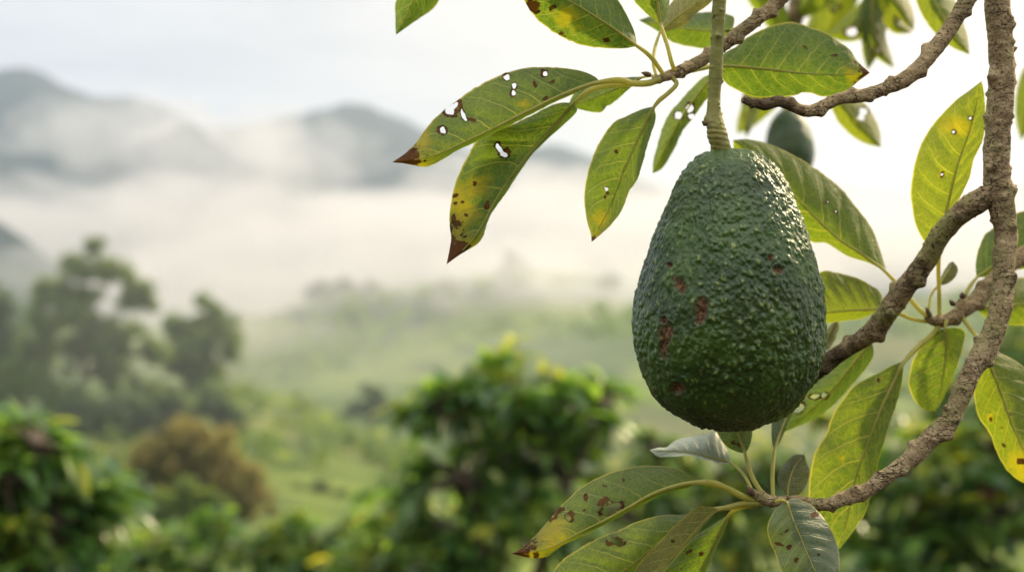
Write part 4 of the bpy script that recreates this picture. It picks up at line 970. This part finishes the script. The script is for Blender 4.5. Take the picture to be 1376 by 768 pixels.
leaf(rear, [(1262,383),(1270,370),(1276,360),(1281,351)], [(1264,372),(1271,360),(1276,353)], [(1272,381),(1284,372),(1287,360)], .79, .795, .004, .004, mat=LEAF_GREY, pet=[(1248,415,.786),(1250,400,.788),(1255,390,.79)], rib=1.4, seed=26, res=.5)
leaf(rear, [(1312,373),(1340,353),(1370,338),(1410,322)], [(1311,355),(1314,338),(1322,318),(1338,303),(1366,286),(1400,285)], [(1328,371),(1352,363),(1378,360),(1405,345)], .80, .82, .01, .01,
     pet=[(1288,420,.787),(1298,394,.79),(1305,382,.795)], rib=2.2, seed=27, res=.8)
leaf(rear, [(1312,413),(1340,411),(1376,408),(1430,404)], [(1325,390),(1345,378),(1376,372),(1415,378)], [(1322,425),(1342,433),(1376,437),(1415,430)], .81, .84, .01, .01, rib=2, seed=28, res=.8, mat=LEAF_SUN, pet=[(1290,420,.79),(1300,416,.80)])
leaf(rear, [(1270,441),(1272,460),(1271,480),(1267,510),(1262,535),(1257,552)],
     [(1258,445),(1244,457),(1229,480),(1222,502),(1221,517),(1229,537),(1242,550)], [(1285,440),(1297,446),(1294,466),(1285,495),(1272,525),(1264,542)],
     .78, .775, .008, -.012, mat=LEAF_SUN, pet=[(1272,430,.782),(1271,435,.781)], rib=2.2, seed=29, label='hanging folded leaf with one pale curled margin')
leaf(rear, [(1214,485),(1207,501),(1192,532),(1177,566),(1162,607),(1149,645),(1140,690),(1128,737)],
     [(1198,491),(1182,500),(1152,515),(1137,530),(1119,557),(1109,585),(1095,607),(1089,637),(1087,665),(1095,692),(1110,716)],
     [(1213,502),(1208,532),(1195,570),(1183,610),(1175,642),(1166,680),(1150,708)],
     .765, .75, .010, -.006, mat=LEAF_SUN, pet=[(1262,438,.785),(1252,450,.782),(1232,467,.776)], rib=3.2, seed=30, spots=[(1180,511,4,3,0)], yellow=[(1132,617,3,4,0)], label='largest hanging leaf below the rear twig')
leaf(rear, [(1320,463),(1334,498),(1347,532),(1359,567),(1375,603),(1396,650)],
     [(1313,490),(1309,520),(1314,557),(1329,580),(1342,612),(1357,635),(1376,648)], [(1330,464),(1343,473),(1376,493),(1402,540),(1412,600)],
     .77, .76, .010, .012, mat=LEAF_SUN, pet=[(1290,418,.787),(1297,432,.785),(1311,450,.778)], rib=2.6, seed=31, spots=[(1371,620,5,5,0),(1331,562,3,5,0),(1357,556,3,3,0),(1350,598,3,3,0)], yellow=[(1370,625,24,26,0),(1331,560,5,6,0)], label='leaf with brown dots cut by the right edge')

# --- twig reaching in from above with one leaf at the top
tt = empty('drooping_twig', P(640, -140, .74)); tag(tt, 'twig from above with one green leaf at the top, left of the other leaves', 'twig')
limb('twig', BARK_TWIG, tt, tube([(760,-190,.76,8),(690,-160,.75,7),(640,-130,.745,6),(608,-105,.74,4)], 2, 16, .08, 61))
leaf(tt, [(592,-75),(572,-30),(552,10),(532,47)], [(565,-62),(540,-32),(532,0),(531,25)], [(608,-50),(602,-18),(588,4),(578,15),(556,30)], .74, .745, .008, .01, pet=[(612,-106,.74),(602,-92,.74)], rib=2, seed=32)

# --- out of focus foliage and second fruit at the top right
bk = empty('background_branch', P(1080, -20, 1.2)); tag(bk, 'strongly blurred dark branch with hanging leaves at the top behind the fruit stalk', 'branch')
limb('twig', BARK_TWIG, bk, tube([(1095,-90,1.2,16),(1078,-20,1.2,14),(1068,25,1.2,12),(1058,70,1.22,9),(1057,110,1.25,7)], 2, 20, .08, 71),
     tube([(1085,-60,1.2,9),(1130,-40,1.15,8),(1180,-35,1.1,7),(1215,-28,1.1,6)], 2, 16, .08, 72))
def soft(mid, w, Y0, Y1, seed, holes=(), label=None):
    m_ = np.array(mid, float); q = resample(m_, 9); t = np.gradient(q, axis=0); nrm = np.stack([-t[:, 1], t[:, 0]], 1); nrm /= np.linalg.norm(nrm, axis=1)[:, None]
    pr = np.sin(np.linspace(0, math.pi, 9))**0.75*w
    leaf(bk, mid, (q+nrm*pr[:, None])[1:-1], (q-nrm*pr[:, None])[1:-1], Y0, Y1, .012, .012, mat=LEAF_SUN, rib=2, seed=seed, res=.5, holes=holes, label=label)
soft([(1185,-35),(1180,10),(1172,55),(1166,95)], 17, 1.12, 1.10, 41)
soft([(1160,-38),(1130,5),(1112,40),(1095,62)], 20, 1.15, 1.18, 42, [(1122,10,7,6,0)])
soft([(1200,-30),(1175,15),(1140,40),(1110,48)], 22, 1.10, 1.12, 43, [(1145,43,9,7,0)])
soft([(1150,-40),(1110,-15),(1080,10),(1058,24)], 20, 1.15, 1.2, 44)
soft([(1205,-28),(1208,5),(1200,30),(1226,44)], 14, 1.08, 1.10, 45)
soft([(1172,-36),(1172,30),(1180,62),(1202,92)], 16, 1.10, 1.1, 46, [(1178,68,6,5,0)])
soft([(1180,-36),(1195,-10),(1215,15),(1228,42)], 13, 1.08, 1.06, 47)
soft([(1062,60),(1035,10),(1010,-20),(980,-40)], 20, 1.2, 1.15, 48)
soft([(1062,55),(1030,100),(1010,140),(1003,185)], 16, 1.2, 1.18, 49, [(995,155,5,6,0)])
soft([(1058,105),(1035,128),(1012,150),(990,180)], 18, 1.22, 1.25, 50)
soft([(1130,-40),(1100,40),(1075,70),(1040,80)], 18, 1.2, 1.2, 53)
soft([(1115,110),(1135,140),(1162,172),(1184,198)], 22, 1.0, .98, 51, [(1160,150,7,6,0),(1157,158,6,5,0)], 'blurred leaf tip below the bare twig')
soft([(1225,-60),(1250,-10),(1275,35),(1303,74)], 24, .92, .90, 52, (), 'blurred leaf crossing behind the bare twig at the top')
soft([(1425,60),(1395,90),(1382,130),(1372,190)], 18, 1.2, 1.2, 54)

av2 = empty('avocado', P(1058, 148, 1.25)); tag(av2, 'small smooth looking avocado far out of focus behind the big one', 'avocado')
def small_fruit():
    n, m = 60, 80; Yc = 1.25; k = FOV*Yc/1376
    T = np.linspace(0.01, math.pi-0.01, n); ph = np.linspace(0, 2*math.pi, m, endpoint=False)
    cyp = 146+(1-np.cos(T))/2*96; r = 37*np.sin(T)**0.9*(0.88-0.14*np.cos(T)); r *= 1.0
    cx = 1058+ (cyp-146)*0.06
    V = np.stack([(cx[:, None]-688+r[:, None]*np.cos(ph))*k, Yc+r[:, None]*np.sin(ph)*k, np.repeat((CZ-(cyp-384)*k)[:, None], m, 1)], -1).reshape(-1, 3)
    V = V+(V-V.mean(0))*fbm(V/.006, 2, 2)[:, None]*0.03
    i, j = np.meshgrid(np.arange(n-1), np.arange(m), indexing='ij'); j2 = (j+1) % m
    F = np.stack([(i*m+j), (i*m+j2), ((i+1)*m+j2), ((i+1)*m+j)], -1).reshape(-1, 4)
    mesh_obj('fruit', V, F, SKIN_FAR, av2)
    v, f, _ = tube([(1057,105,1.25,5),(1058,130,1.25,5),(1058,150,1.25,8)], 1, 14, .05, 81); mesh_obj('stalk', v, f, PET, av2)
small_fruit()
